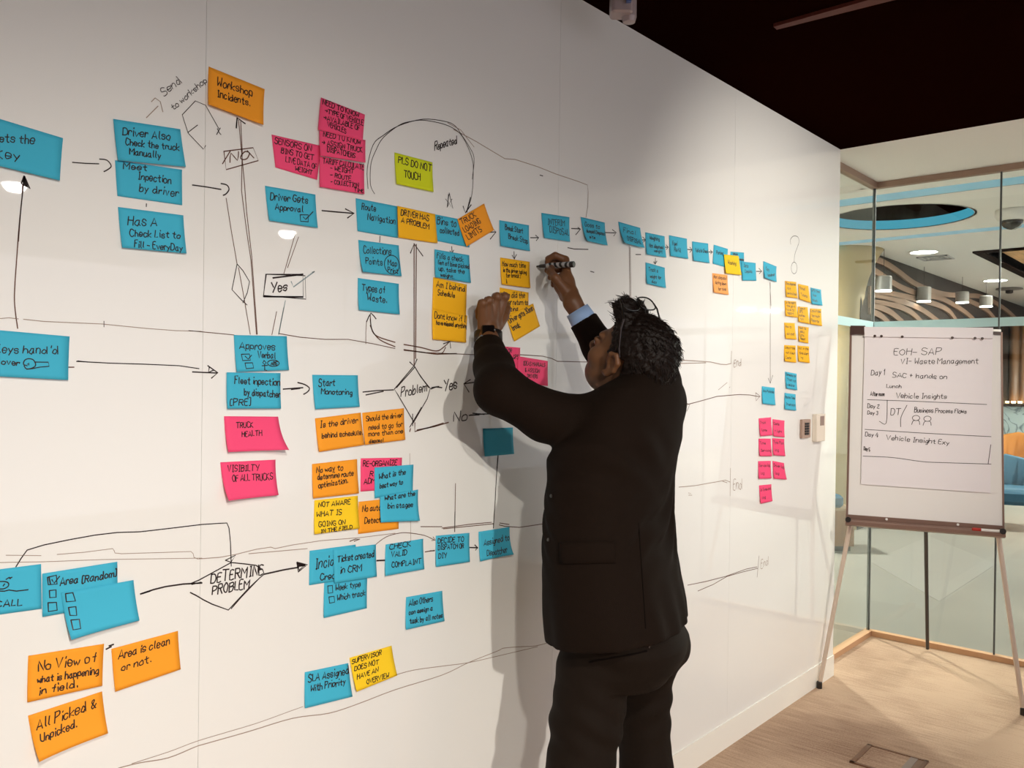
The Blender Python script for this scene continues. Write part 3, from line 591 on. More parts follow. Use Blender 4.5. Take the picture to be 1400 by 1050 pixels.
sticky('g',[(429.6,684),(489,677.6),(489.4,722),(427.6,730)],[('NOT AWARE',435,693.5,478,689,6.5),('WHAT IS',432,706.5,466,703,6.5),('GOING ON',434,720,470,716,6.5),('IN THE FIELD',436,728.5,479,722.5,5)],'bright yellow note reading not aware what is going on in the field',pw=1.3)
sticky('p',[(493,626.6),(549.4,625.6),(548,668),(492.4,672)],[('RE-ORGANIZE',496,637.5,542,635.6,7),('R OUTES',505,651,540,650,7),('ADMIN',497,661.5,520,660,7)],'pink note reading re-organize, behind a blue one',0,.001,pw=1.35)
sticky('o',[(490,686),(545,680),(544.4,723),(489,730)],[('No auto',495,699.5,520,697,8),('Detect',498,715.5,520,713.5,7.5)],'orange note reading no auto detect, corner under a blue note',0,.001,pw=1.35)
sticky('b',[(511,639),(564.4,635),(563,673),(511,681)],[('What is the',517,655,553,648,7.5),('best way to',518,667.5,549,661.5,6.5)],'blue note reading what is the best way to',1,.001,pw=1.35)
sticky('b',[(518,679),(570,669),(568.4,711),(517,713.6)],[('What are the',524,683.5,565,677.5,7),('bin stages',528,695,561.6,692.5,7)],'blue note reading what are the bin stages',2,.006,.006,pw=1.35)
sticky('b',[(423,753),(486,744.4),(486,790),(422,800)],[('Incident',430,778,475,769,14),('Created',437,793.5,475,788,9)],'blue note reading incident created, partly covered by the ticket note',0,.001,pw=1.6)
sticky('b',[(443,797),(502,788),(500,831),(441,844.4)],[('Week type',458,807,492,801.5,7.5),('Which track',460,821,498,813.5,7.5)],'blue note reading week type which track with two boxes',0,.004,pw=1.35,marks=[R(400,790,5,sq((238,55),(270,52),(272,100),(240,105))),R(400,790,5,sq((245,130),(280,125),(283,165),(248,172)))])
sticky('b',[(455,751),(513,744),(513,787.6),(455,797)],[('Ticket created',460,768.5,510,761,9),('in CRM',463,783.5,492,780,9)],'blue note reading ticket created in crm',1,.004,pw=1.5)
sticky('b',[(527,744.4),(578.4,736.4),(578,777.6),(524.4,787)],[('CHECK',532,751.5,561,746.5,6.5),('VALID',534,761.5,555,758,6.5),('COMPLAINT',534,775.5,574,770,6.5)],'blue note reading check valid complaint',pw=1.35)
sticky('b',[(595.6,732.4),(641.6,728.4),(640.4,767.6),(594,774.6)],[('DECIDE TO',598,742.5,633,740,6.5),('DISPATCH OR',598,751.5,633,749,6.3),('DIY',598,763,609,762,6)],'blue note reading decide to dispatch or diy',pw=1.3)
sticky('b',[(654,727),(696.4,720.4),(696,757),(654.4,767)],[('Assigned to',660.6,746,695,738,8),('Dispatcher',664,760,690,754.5,8)],'blue note reading assigned to dispatcher, crossed by a shadow edge',pw=1.2,curl=.012)
sticky('b',[(555,816.4),(604.4,807.6),(605.6,848.4),(552.6,860.4)],[('Also Others',558.6,828.5,591,821.5,8),('can assign a',558,840,590,834,6),('task by all notes',558.4,852.5,603,844,7)],'blue note reading also others can assign a task, alone above the pencil lines',pw=1.3)
sticky('b',[(416.4,919),(476,906.4),(480,951.6),(415,967.6)],[('SLA Assigned',421,932.5,476,920.5,10),('With Priority',424,945.5,471,935,9)],'blue note reading sla assigned with priority',0,.005,pw=1.5)
sticky('g',[(477,899),(534.4,882.4),(539.4,922),(484,944.4)],[('SUPERVISOR',480,907,520,894.5,6),('DOES NOT',483,916.5,516,907,6),('HAVE AN',486,928,514.6,917.5,6),('OVERVIEW',498,934,528,924.5,6)],'bright yellow note reading supervisor does not have an overview',1,.008,pw=1.3)
sticky('b',[(-30,782),(56,771),(56.6,832),(-30,844)],[('CALL',-6,829.5,29,827,8)],'blue note cut by the frame edge, reading call under a drawn phone',0,.001,pw=1.6,marks=[R(0,680,5,smoothpts([(-40,600),(0,575),(50,580),(55,605),(20,625),(-30,620),(-40,600)],3)),R(0,680,5,[(-60,640),(30,640),(60,632),(110,640),(190,630)]),R(0,680,5,[(40,560),(62,545),(70,555)]),R(0,680,5,[(62,552),(80,545)]),R(0,680,5,[(20,605),(30,590)])])
sticky('b',[(57,784),(159.6,767.6),(160,824),(57,843)],[('Area',81,800.5,105,796,11),('[Random]',111,797,158,787.5,10)],'blue note reading area random with a ticked box on top',1,.001,pw=1.7,marks=[R(0,680,5,sq((320,545),(380,530),(385,590),(325,595))),R(0,680,5,[(330,540),(340,590)]),R(0,680,5,[(350,560),(365,585),(402,538)]),R(0,680,5,sq((333,635),(378,630),(378,680),(335,683))),R(0,680,5,sq((323,718),(380,715),(385,768),(325,778)))])
sticky('b',[(82,810),(181,792.4),(185.6,846),(90.4,871)],[],'blue note with three empty drawn boxes, lapping over its neighbour',2,.012,.008,-1,pw=1.7,marks=[R(0,680,5,sq((440,655),(490,648),(507,705),(445,710))),R(0,680,5,sq((458,748),(508,742),(510,800),(465,800))),R(0,680,5,sq((468,830),(525,825),(527,885),(475,893)))])
sticky('o',[(38.4,896.4),(142,880),(138,936.4),(35.6,959)],[('No View of',51.6,917,130,905,13),('what is happening',50,933.5,133,920,9.5),('in field.',51.6,949,104,938,9.5)],'orange note reading no view of what is happening in field',pw=1.7)
sticky('o',[(152,887),(243,862.4),(245,914),(155.6,944.6)],[('Area is clean',161.6,901,231,880.5,10.5),('or not.',165,916.5,205,905,10)],'orange note reading area is clean or not',pw=1.6)
sticky('o',[(38,978.4),(139.4,945),(144,1000),(47,1036)],[('All Picked &',49,997,130,967,12.5),('Unpicked.',53,1013,103,993,10)],'orange note reading all picked and unpicked, lowest on the wall',0,.012,.012,-1,pw=1.7)
sticky('b',[(740,291),(778.4,297),(777,331),(742,325.6)],[('INTERIM',748,307,771,309,8),('DISPOSAL',750,318,776,322,8)],'blue note reading interim disposal above the pen hand',0,.007,pw=1.05)
sticky('b',[(793.6,296.6),(826.6,304.4),(827.4,336),(798,330)],[('Goes to',798.6,309,819,313,6),('dumped Disposal',800,317.5,826,322,5),('site',803,326,811,327,4)],'blue note reading goes to dumped disposal site',0,.01,.005,-1,pw=.95)
sticky('b',[(845,303),(875,311.6),(877.6,339.6),(849,333)],[('Final',851,317,868,321.5,6),('DISPOSAL',855,329,874,334,6)],'blue note reading final disposal above the head',0,.012,.005,-1,pw=.95)
sticky('b',[(882,317.6),(908.4,323),(909,352.4),(882.4,348)],[('Weighing',887.6,327,901,329.5,5),('Not disposed',886.6,338,906,340.5,5),('weight',893,344.5,904,346,4)],'blue note reading weighing not disposed weight',pw=.85)
sticky('b',[(882.4,358.6),(908.6,366),(908.6,394),(882.6,388)],[('Track a',886,370,899,372.5,5),('weight for',887.4,380,902.6,382,5),('day',889,386.5,896,387.5,4)],'blue note reading track a weight for day, below the weighing one',pw=.85)
sticky('b',[(914.4,321.6),(939,326.4),(939,354),(915,350)],[('Fuel',918.6,335,925.5,336,6),('Refil',920.6,344,929.4,345.5,6)],'blue note reading fuel refil',pw=.85)
sticky('b',[(946,330),(968,333),(968.4,360),(946.4,356.4)],[('Vehicle Check',949.6,344.4,967.6,346,5)],'blue note reading vehicle check',pw=.8)
sticky('b',[(975.6,334.4),(995,340.4),(993.5,366),(974,360.4)],[('Parking',979,347,988,348.5,5)],'blue note reading parking, overlapped by a small yellow one',0,.001,pw=.8)
sticky('b',[(998.4,344),(1017,345.4),(1017,372),(998,369)],[('Vehicle',1001,348.5,1008,349,3.5),('samples',1010,356,1016.5,357,4)],'blue note behind the small yellow washing note',0,.001,pw=.7)
sticky('g',[(988.4,348),(1008.4,350),(1011.4,376.4),(990,374)],[('Washing',993.4,361,1004.4,363,5)],'small yellow note reading washing at the end of the row',2,.004,pw=.8)
sticky('b',[(1012.4,357.6),(1032.4,359.6),(1032.6,384),(1014,383.6)],[('Data',1016,365,1022,366,4.5),('Complete',1017,373,1027,373,4)],'blue note reading data complete before the last arrow',1,.003,pw=.7)
sticky('b',[(1043.4,357),(1061.6,364.4),(1059.6,386),(1043.4,380)],[('Key',1046.4,369.5,1051,371,5),('handover',1048,378.5,1058,377,4.5)],'last blue note of the long row, reading key handover',pw=.7,lift=.008)
sticky('s',[(973.6,373.4),(994.4,376),(994.4,403.4),(974.4,400)],[('Not disposal',975.5,380.5,993,382.5,4.5),('during down',977,388,992,390,4.5),('for time',980,397,991,397.5,4.5)],'salmon orange note below the parking note',pw=.75)
sticky('y',[(1073, 384), (1088.4, 385.6), (1089, 408), (1073.6, 406)],[('Bins disposed', 1074.3, 388.9, 1087.3, 390.6, 3.6), ('not', 1075.3, 395.5, 1080.2, 396.2, 3.6), ('centralized', 1074.7, 402.1, 1087.7, 404.0, 3.6)],'small amber note, top of the grid nearest the row of blue notes',pw=.62)
sticky('y',[(1091, 388), (1105, 391), (1107, 414.4), (1091.6, 409)],[('Manual', 1092.4, 394.7, 1100.4, 397.2, 3.6), ('Tickets', 1093.4, 403.6, 1102.7, 407.4, 3.6)],'small amber note in the grid, between an amber and a blue one at the top',pw=.62)
sticky('b',[(1108, 393), (1122.4, 396), (1123, 418), (1108.4, 415.6)],[('GPS time', 1109.3, 398.1, 1120.0, 400.6, 3.6), ('from', 1110.2, 404.8, 1115.2, 406.0, 3.6), ('truck', 1109.5, 411.6, 1116.3, 412.9, 3.6)],'only small blue note in the amber grid',pw=.62)
sticky('y',[(1072.6, 411), (1088.4, 412), (1089.4, 434.4), (1073, 432)],[('Is the report', 1073.9, 414.6, 1087.4, 415.9, 3.6), ('the govt', 1074.8, 419.4, 1086.2, 420.8, 3.6), ('have to', 1074.1, 424.3, 1084.8, 425.7, 3.6), ('report', 1074.9, 429.1, 1083.7, 430.6, 3.6)],'small amber note directly below the top one of the grid, four lines of writing',pw=.62)
sticky('y',[(1090.4, 419), (1104, 420), (1105.6, 443), (1090.4, 440)],[('Type of', 1091.6, 422.6, 1100.5, 423.7, 3.6), ('GPS', 1092.4, 427.4, 1096.8, 428.2, 3.6), ('system', 1091.6, 432.3, 1099.7, 433.8, 3.6), ('not', 1092.4, 437.1, 1097.1, 438.2, 3.6)],'small amber note at the centre of the grid, second row of the middle column',pw=.62)
sticky('y',[(1107.4, 421.6), (1122.6, 422.4), (1122.4, 446), (1106.4, 443)],[('Lots of time', 1108.4, 426.4, 1121.4, 427.7, 3.6), ('too much', 1108.9, 432.8, 1119.9, 434.5, 3.6), ('Reports', 1107.8, 439.2, 1118.2, 441.2, 3.6)],'small amber note directly below the blue one in the grid',pw=.62)
sticky('y',[(1072, 441), (1086.4, 441.6), (1087.6, 464.4), (1072.6, 463)],[('How to', 1073.4, 448.0, 1081.5, 448.6, 3.6), ('cut cost', 1074.4, 457.4, 1084.8, 458.4, 3.6)],'small amber note in the grid, third down its outer column, two lines',pw=.62)
sticky('y',[(1091, 445.6), (1105.6, 447.6), (1103.6, 469.6), (1091, 467)],[('Work to', 1092.2, 449.3, 1101.4, 450.9, 3.6), ('add a', 1093.0, 454.2, 1098.9, 455.5, 3.6), ('Extra', 1092.2, 459.1, 1098.3, 460.5, 3.6), ('Report', 1093.0, 464.0, 1099.5, 465.7, 3.6)],'small amber note in the grid, third row of the middle column',pw=.62)
sticky('y',[(1072, 471.6), (1087.6, 472.4), (1087, 496), (1071.4, 494)],[('Lots of time', 1073.1, 476.6, 1086.3, 477.7, 3.6), ('not clear', 1073.7, 483.3, 1086.1, 484.7, 3.6), ('Costs', 1072.7, 490.0, 1080.0, 491.0, 3.6)],'small amber note in the bottom row of the grid, above the blue pair',pw=.62)
sticky('y',[(1090, 472.4), (1106, 473.6), (1105.6, 496.4), (1090.4, 494.4)],[('Not in the', 1091.3, 477.3, 1104.7, 478.7, 3.6), ('time alert', 1092.2, 483.9, 1104.6, 485.5, 3.6), ('it', 1091.5, 490.5, 1096.7, 491.2, 3.6)],'small amber note at the bottom of the middle column of the grid',pw=.62)
sticky('b',[(1073, 508), (1089, 511), (1088.4, 533.6), (1073.6, 531)],[('Sensors for', 1074.3, 513.1, 1087.7, 516.1, 3.6), ('Truck not', 1075.3, 520.0, 1087.5, 522.8, 3.6), ('visible', 1074.7, 526.9, 1084.5, 529.0, 3.6)],'small blue note, upper of two under the amber grid',pw=.62)
sticky('b',[(1072.4, 537), (1087.6, 539), (1087, 561.4), (1071.6, 559.6)],[('Route Time', 1073.3, 544.2, 1086.2, 546.1, 3.6), ('In set plan', 1073.8, 553.8, 1086.0, 555.7, 3.6)],'small blue note, lower of two under the amber grid',pw=.62)
sticky('b',[(1041.4, 528), (1059, 530), (1058.6, 554), (1041, 552)],[('Any Policies', 1042.5, 535.7, 1057.7, 537.7, 3.6)],'small blue note reading any policies at the end of a drawn arrow',pw=.62)
sticky('p',[(1037, 572), (1054, 570.4), (1054.4, 595), (1038, 596.4)],[('Truck', 1038.5, 579.8, 1046.5, 578.9, 3.6), ('Forms', 1039.7, 590.2, 1047.2, 589.4, 3.6)],'small pink note, top of the pink column nearer the person',pw=.62)
sticky('p',[(1056, 573), (1072.4, 575), (1071, 598), (1056, 596.4)],[('Costs', 1057.2, 580.5, 1064.7, 581.5, 3.6), ('+ light', 1058.0, 590.4, 1067.5, 591.7, 3.6)],'small pink note, top of the pink column nearer the keypad',pw=.62)
sticky('p',[(1037, 599.6), (1053.6, 599.6), (1054, 623.6), (1037, 623.6)],[('Tyres', 1038.2, 607.3, 1046.2, 607.3, 3.6), ('Servicing', 1039.0, 617.5, 1052.7, 617.5, 3.6)],'small pink note, second in the pink column nearer the person',pw=.62)
sticky('p',[(1055.6, 599), (1072, 600), (1072, 623.6), (1056, 622.4)],[('Tyre Plan', 1056.9, 606.5, 1070.8, 607.5, 3.6), ('log', 1057.9, 616.4, 1063.1, 616.9, 3.6)],'small pink note, second in the pink column nearer the keypad',pw=.62)
sticky('p',[(1036.4, 630.4), (1053.6, 630), (1053, 654), (1036, 654.6)],[('Service log', 1037.5, 638.1, 1052.2, 637.7, 3.6), ('log', 1038.1, 648.4, 1043.6, 648.2, 3.6)],'small pink note, third in the pink column nearer the person',pw=.62)
sticky('p',[(1056, 630), (1071.6, 633), (1074, 655.6), (1056.6, 654.4)],[('Driver log', 1057.4, 637.8, 1071.2, 640.2, 3.6), ('log', 1058.4, 648.2, 1063.9, 648.8, 3.6)],'small skewed pink note, last in the pink column nearer the keypad',pw=.62)
sticky('p',[(1037.6, 663.6), (1054.4, 662), (1054.4, 685), (1038.4, 688.4)],[('In Tyres and', 1039.1, 671.5, 1053.2, 669.3, 3.6), ('log', 1040.2, 682.1, 1045.4, 680.9, 3.6)],'small pink note hanging alone below the two pink columns',pw=.62)
# ---------------------------------------------------------------- marker drawings on the wall (children of the wall)
def draw(name, strokes, m=None, w=1.6, sm=False, y=.0005, texts=()):
    mb = MB()
    S2 = [(smoothpts(s, 4) if sm else s) for s in strokes]+[q for t in texts for q in text_strokes(t)]
    for s in S2:
        P = [onY(x, yy) for x, yy in s]; D = np.dot(P[len(P)//2]-CAM, FW)
        P = [np.array([p[0], -y, p[2]]) for p in P]; ribbon(mb, P, w*D/FPX, NW)
    return mb.build(name, m or M_ink, wall_left)
A = 'arrow_marking'; LM = 'line_marking'; LT = 'lettering'; SH = 'shape_marking'
draw(A, [[(99,222),(118,223.5),(135,224)], smoothpts([(136,217.6),(146,219),(152,227),(147,232),(142,234.6)],3)])
draw(LT, [], M_ink, 1.05, texts=[('Send',224,132,248,113,11,1),('to workshop',237,151,283,112,8.5,1)])
draw(A, [[(200,161),(216,145)], [(207,139),(212,134),(219,139),(222.5,153)]], M_faint, 1.2)
draw(SH, [[(299,176),(281,144),(267,138),(249,157),(257,182),(278,204),(281,199)],[(257,181),(270,171)]], M_ink, 1.1)
draw(SH, [[(297,176),(300,182),(302,184)],[(301,175),(296,184)]], None, 1.2)
draw(A, [[(24,449),(20,418),(20,394),(22.4,358),(26,310),(30,270),(31,252)],[(25,330),(28,290),(32,252)]], M_brown, 1.5, True)
draw(A, [[(33,241),(29,251),(40.6,258),(33,241)],[(33,243),(32,253),(37,256),(33,243)],[(32,247),(36,255)]], None, 2.4)
draw(LM, [[(0,435.5),(12,434.5),(25,436)],[(32,436.5),(60,439.5),(140,443),(200,449),(240,452),(275,453)]], M_faint, 1.0)
draw(LM, [[(142,439),(142,447)]], None, 1.0)
draw(A, [[(93,502),(101,502)]], M_brown, 1.6)
draw(A, [[(104.6,494),(150,496.5),(200,498),(245,500),(272,504)],[(106,493.5),(120,495)]], None, 1.4)
draw(A, [[(263,508.5),(297,510)],[(284,500),(297.6,509.6),(289,517)],[(286,502),(285,509),(292,506)]], None, 1.8)
draw(A, [[(263,253),(282,255.6),(302,259)], smoothpts([(302,251),(310,253),(313,259),(309,265),(305,267)],3)], None, 1.8)
draw(LM, [[(309,271),(316,315),(324,361)],[(326,366),(334,410),(342,457)]], M_brown, 1.1)
draw(SH, [[(324,361),(332,370),(341,385),(338,400),(332,414)],[(324,361),(317,396),(330,410),(337.6,417)]], None, 1.2)
draw(A, [[(323,175),(324,161),(335,169)],[(324,162),(323,174)]], None, 2.0)
draw(A, [[(326,164),(330,206),(334,250),(337,290),(344,350),(351.6,457)],[(329,166),(331,206),(330,260),(337,316),(343,356),(350.5,457)]], M_brown, 1.2)
draw(SH, [sq((306,207),(346,202),(353,219.6),(309,232)),[(304,224),(315,206)],[(338,206),(347,216)]], M_brown, 1.5)
draw(LT, [], M_brown, 1.6, texts=[('NO',314,222,339,217,12)])
draw(SH, [sq((364,375),(414,375),(414.4,406),(360,405.6)),[(360,406),(363,375),(417,377),(418,409),(361,404)]], M_ink, 1.3)
draw(SH, [[(373,380),(414,375)],[(361,405.5),(414,406)]], None, 2.2)
draw(LT, [], None, 1.9, texts=[('Yes',369.6,400,392,397,13)])
draw(SH, [[(398,385),(401,392.4),(430,371),(427,372)]], M_grey, 1.7)
draw(LM, [[(404,318),(388,374)],[(408,324),(393,366)]], M_brown, 1.0)
draw(LM, [[(390,411),(381,457)],[(388,420),(380.5,457)]], M_grey, 1.1)
draw(LM, [[(378,426),(371.6,457.6)]], M_brown, 1.1)
draw(LM, [[(258,452),(290,455),(320,458)],[(381,456),(410,461),(444,464),(476,464),(510,470),(540,476.5)],[(552,479),(580,482),(652,485)],[(700,484),(712,485),(742,487),(754,490),(762,494),(805,495)]], M_brown, 1.1)
draw(LM, [[(927,492),(950,493.5),(972,495),(985,498),(993,498.5),(999,497)],[(927,497),(965,496)],[(1000,480),(999.5,497)]], M_faint, 1.1)
draw(A, [[(496,536),(515,534),(538,533)],[(500,540),(524,535)]], None, 1.6)
draw(A, [[(387,532),(400,531),(414,530)],[(398,532.5),(410,531)], smoothpts([(407,523),(417,526),(423,531),(420,536),(415,539)],3)], None, 1.8)
draw(A, [[(440,288),(483,291.8)],[(472,285.6),(484,291.6),(475,298)]], None, 1.8)
draw(LM, [[(519.4,323),(519,331)]], None, 1.3)
draw(A, [[(501,440),(504,433),(507,428),(511,432),(514,436)]], None, 1.7)
draw(A, [[(506,430),(508,450),(516,460),(540,468)],[(506,436),(509,452),(520,465),(540,474)],[(506,445),(510,454)]], M_brown, 1.6, True)
draw(LM, [[(501,439),(500,455),(500,470)]], M_brown, 1.0)
draw(A, [[(552,471),(575,475),(596,480),(606,475),(614,467.5)],[(552,478),(580,482),(602,484),(609,475)],[(602,484),(624,483.5)]], M_brown, 1.6, True)
draw(A, [[(606,470),(615,467),(616,476)]], None, 1.5)
draw(A, [[(566,333),(566,400),(566,500)],[(569,334),(568.5,420),(568,490)]], M_brown, 1.8)
draw(A, [[(561,346),(566,333.5),(578,350)],[(560,495),(566,500.5),(570,491)]], None, 1.7)
draw(SH, [[(566,500),(539,532),(544,540),(565,576)],[(566,500),(575,515),(588,531),(584,545),(565,578)],[(567,502),(542,530)],[(574,513),(586,530)],[(576,557),(560,584)],[(564,566),(564,582)]], None, 1.5)
draw(LT, [], None, 1.6, texts=[('Problem',548,543,583,534,12)])
draw(LM, [[(567,578),(567,590),(580,586),(594,583),(613,577.5)],[(570,588),(585,585),(606,578.5)],[(560,590),(561,586)]], M_brown, 1.8)
draw(LM, [[(589,531.6),(596,529),(604,530)],[(590,530),(600,528.5)]], None, 1.8)
draw(LT, [], None, 1.8, texts=[('Yes',606,534,624,531.5,14)])
draw(A, [[(643,519),(634,524.5),(641,536)],[(635,524.5),(646,523),(660,521.5)]], None, 1.7)
draw(LT, [], None, 1.6, texts=[('No',619.6,577,637.6,574.5,13)])
draw(LM, [[(641,568),(660,566),(684,566)],[(643,567.5),(655,567.2)],[(646,565),(662,566.5)]], None, 1.6)
draw(LM, [[(680.6,622),(678.4,654),(676.5,690),(674.4,722)],[(681,622),(679.6,640)]], None, 1.5)
draw(LM, [[(622.6,661),(622,695),(621.6,726)]], M_brown, 1.2)
draw(LM, [[(621.9,700),(621.5,727)]], None, 1.5)
draw(LM, [[(560,620),(561.5,740)]], M_faint, .7)
draw(LM, [[(575,720),(604,720)],[(604,722),(640,717),(672,714)],[(696,717),(683,715),(682,717.5),(690,719.5),(710,721),(744,716)],[(606,723),(675,716)]], M_brown, 1.1)
draw(A, smoothpts([(509,752),(513,745),(528,734),(545,729),(558,728.5),(580,732),(594,738.5)],4) and [smoothpts([(509,752),(513,745),(528,734),(545,729),(558,728.5),(580,732),(594,738.5)],4),[(592,734),(595,738.5),(590,739)]], M_brown, 1.0)
draw(LM, [[(515,766.5),(526,766)]], None, 2.2)
draw(LM, [[(581,754.5),(594,752.5)],[(588,753),(594,753)]], M_brown, 1.4)
draw(A, [[(641.6,748.5),(653,749)],[(649,745),(653,749),(650,752)]], None, 1.6)
draw(LM, [[(8,759),(56,759.6)],[(78,758),(115,755),(154,750),(156,753),(157,756),(166,757),(215,755.5),(261,754),(264,757),(265,762),(271,764.5)],[(0,769),(60,768),(140,765),(276,763)]], M_faint, .9)
draw(LM, [[(272,764),(300,762),(322,758),(350,751),(370,748),(376,750),(400,745),(440,739),(492,735),(540,729)],[(340,757),(420,750)]], M_faint, 1.0)
draw(LM, [[(478,740),(486,737),(492,737),(484,740)]], M_brown, 1.3)
draw(A, [[(21.6,775),(29,763),(37,752),(60,745),(96,737.6),(130,731.5),(160,728),(192,727),(235,722),(276,717),(300,715.5),(310,715),(313,722),(315,742),(316,774)]], None, 1.5)
draw(A, [[(308,766),(322,759),(315.6,768.5),(308,766)]], None, 1.5)
draw(SH, [[(260,798),(272,793),(316,769),(335,771),(350,773),(359,779),(361,785),(355,790),(340,804),(312,834),(290,826),(278,820),(268,814),(260,810)],[(352,793),(330,816),(316,832)],[(262,799),(275,796)]], None, 1.6)
draw(LT, [], None, 1.9, texts=[('DETERMINE',288,797,359,785,13),('PROBLEM',290,813,340,803.5,12)])
draw(A, [[(192,812),(210,806),(226,802),(250,798.5),(276,797)],[(194,811.5),(205,808)]], None, 2.2)
draw(A, [[(361,785),(388,779),(408,775.6)],[(406,769),(420,772),(407.6,782),(406,769)],[(407,771),(417,772.5),(408.5,779.5),(408,772),(413,773)],[(407,774),(417,773)]], None, 2.2)
draw(LM, [[(162,1050),(190,1043),(230,1036),(267,1021),(280,1017),(340,1000),(400,982),(450,975),(490,962),(540,943),(604,923),(640,906),(680,890),(689,886),(715,884),(732,883),(757,876),(765,868)]], M_faint, 1.1, True)
draw(LM, [[(180,1044),(230,1028),(267,1014),(310,1001),(350,989),(400,971),(414,966)],[(540,923),(566,916),(610,910),(640,906),(680,897),(735,884)]], M_faint, .9, True)
# the repeat loop over the lime note
draw(A, [[(512,265),(508,258),(506,248),(507,224),(514,205),(524,188),(546,171),(562,166),(578,164.4),(600,168),(617,174),(630,184),(640,202),(646,220),(647,232),(646,258),(643,275),(637,290)],[(503,258),(502,230),(510,198),(524,185),(545,172),(578,163),(608,166),(622,172),(632,186),(641,200),(648,216),(645.5,245)]], M_ink, 1.0, True)
draw(A, [[(633,282),(636,291),(644,280)],[(643,270),(638,290)]], None, 1.7)
draw(LT, [], None, 1.5, texts=[('Repeated',594,206,624,196,10.5)])
draw(SH, [[(614,264),(611,284),(618,272),(609,272),(619,285),(614,264)],[(613,266),(612,282)]], None, 1.3)
draw(LM, [[(612,168),(630,178),(648,201)],[(620,177),(650,193),(690,217),(704,218),(735,228),(760,238),(790,248),(803,253),(804,262),(803.5,282),(801,297)]], M_faint, 1.0)
draw(LM, [[(738,239.5),(742,240.5)],[(776,338.6),(785,340.5),(804,341)],[(807,371),(812,372.3)],[(869,348),(876,348)]], M_ink, 1.3)
for q in ([[(666,318),(677,317)],[(673,312),(678,317),(670,327)]], [[(725,325),(736,325)],[(732,321.6),(736.4,325),(733,329)]], [[(781,312.4),(793,313)],[(790,311),(793.6,313),(787,321)]], [[(827.6,318),(841,318.4)],[(837,314),(842.5,318),(839,322.5)]],
          [[(875,328),(882,328)],[(878.5,324),(882.5,328),(879.5,331)]], [[(908.5,338),(913.4,338)],[(910.5,335),(913.6,338),(911,341)]], [[(939.6,341),(945.6,341.6)],[(943,338),(946,341.6),(943,345)]], [[(969,344.5),(973.6,344.6)],[(971,342),(974,344.6),(971.5,347)]], [[(1034,371),(1041,371)],[(1037.5,367),(1041.5,371),(1038,374)]],
          [[(617.4,337),(618,346)],[(615,343),(618,346.5),(620,342)]], [[(702.6,344),(703,354)],[(700,349),(703,354),(706,348)]], [[(896,353),(895.6,361)],[(893.6,358),(895.6,361),(898,357)]]):
    draw(A, q, None, 1.3)
draw(LM, [[(200,278.5),(199.8,282.5)]], None, 1.3)
draw(LM, [[(860,336),(860.6,370),(861,412)],[(861.5,338),(862.5,412)]], M_brown, 1.0)
draw(A, [[(1053,386),(1053,418),(1053,460),(1053,524)],[(1052.4,386),(1054,418)]], M_brown, .9)
draw(A, [[(1050,517),(1053,524),(1056.4,513)]], None, .9)
draw(SH, [smoothpts([(1081,334),(1080.5,328),(1083,324),(1086,322.6),(1090,323.5),(1092,327),(1092,332),(1090,338),(1086.5,348),(1085.6,358)],3),[(1085.6+4*math.cos(a),366.4+8*math.sin(a)) for a in [k*math.pi/8 for k in range(17)]]], M_ink, .8)
draw(LT, [], M_faint, 1.0, texts=[('End',1003,501.5,1013,499.5,10)])
draw(A, [[(938,553.4),(955,549),(980,542),(1010,539.4),(1025,540),(1039,542.5)],[(1033,537),(1039,541.6),(1033.6,548),(1033,537)],[(938,551),(943,553),(939,562)]], M_brown, 1.0)
draw(LM, [[(982,533),(994,523)],[(997,530),(998,529)]], M_faint, .8)
draw(A, [[(928,666),(950,664),(986,657.6),(992,656.5),(998,659)],[(998.6,640),(998,678)],[(988,658),(994,660)]], M_faint, .9)
draw(LT, [], M_faint, .9, texts=[('End',1002,670,1014,668,15)])
draw(A, [[(940,800),(965,795),(992,788),(1020,778),(1035,775)],[(954,808),(975,799),(994,788),(1015,782),(1036,777)],[(1037.6,760),(1035,789)]], M_brown, .9)
draw(LT, [], M_faint, .9, texts=[('End',1040,777,1050,772,12)])
draw(LM, [[(919,1034),(945,1018),(971,1001)]], M_faint, 1.0)
draw(LM, [[(941,674),(945,674.5),(941,677),(946,677)]], M_faint, .8)
draw(LM, [[(145,887.5),(152,884)],[(149,883),(155,881)]], None, 2.2)

# ---------------------------------------------------------------- flip chart
M_board = mat('white_board', (.86, .83, .80), .25, .5, coat=.4); M_paper = mat('flip_paper', (.83, .78, .80), .8, .2)
BL = atD(1158, 706, 4.36); BR = atD(1371, 722, 4.085); TL = atD(1163.5, 449, 4.47); TR = atD(1368.5, 455, 4.19)
bx = BR-BL; bx[2] *= .3; bw = np.linalg.norm(bx); bx /= bw
by = ((TL+TR)-(BL+BR))/2; by -= bx*np.dot(by, bx); bh = np.linalg.norm(by); by /= bh; bn = np.cross(bx, by)   # towards the room
BC = (BL+BR+TL+TR)/4
if np.dot(bn, CAM-BC) < 0: bn = -bn
def bp(px, py, dz=0.0): return onPlane(px, py, BC+bn*dz, bn)
def slab(quad, z0, z1):
    mb = MB(); a = [bp(*q, z0) for q in quad]; b = [p+bn*(z1-z0) for p in a]
    return mb.add([tuple(p) for p in a+b], [(3,2,1,0),(4,5,6,7),(0,1,5,4),(1,2,6,5),(2,3,7,6),(3,0,4,7)])
fc = empty('flip_chart', tuple(BC*np.array([1, 1, 0]))); tag(fc, 'white flip chart easel on three thin legs in front of the glass corner', 'flip chart')
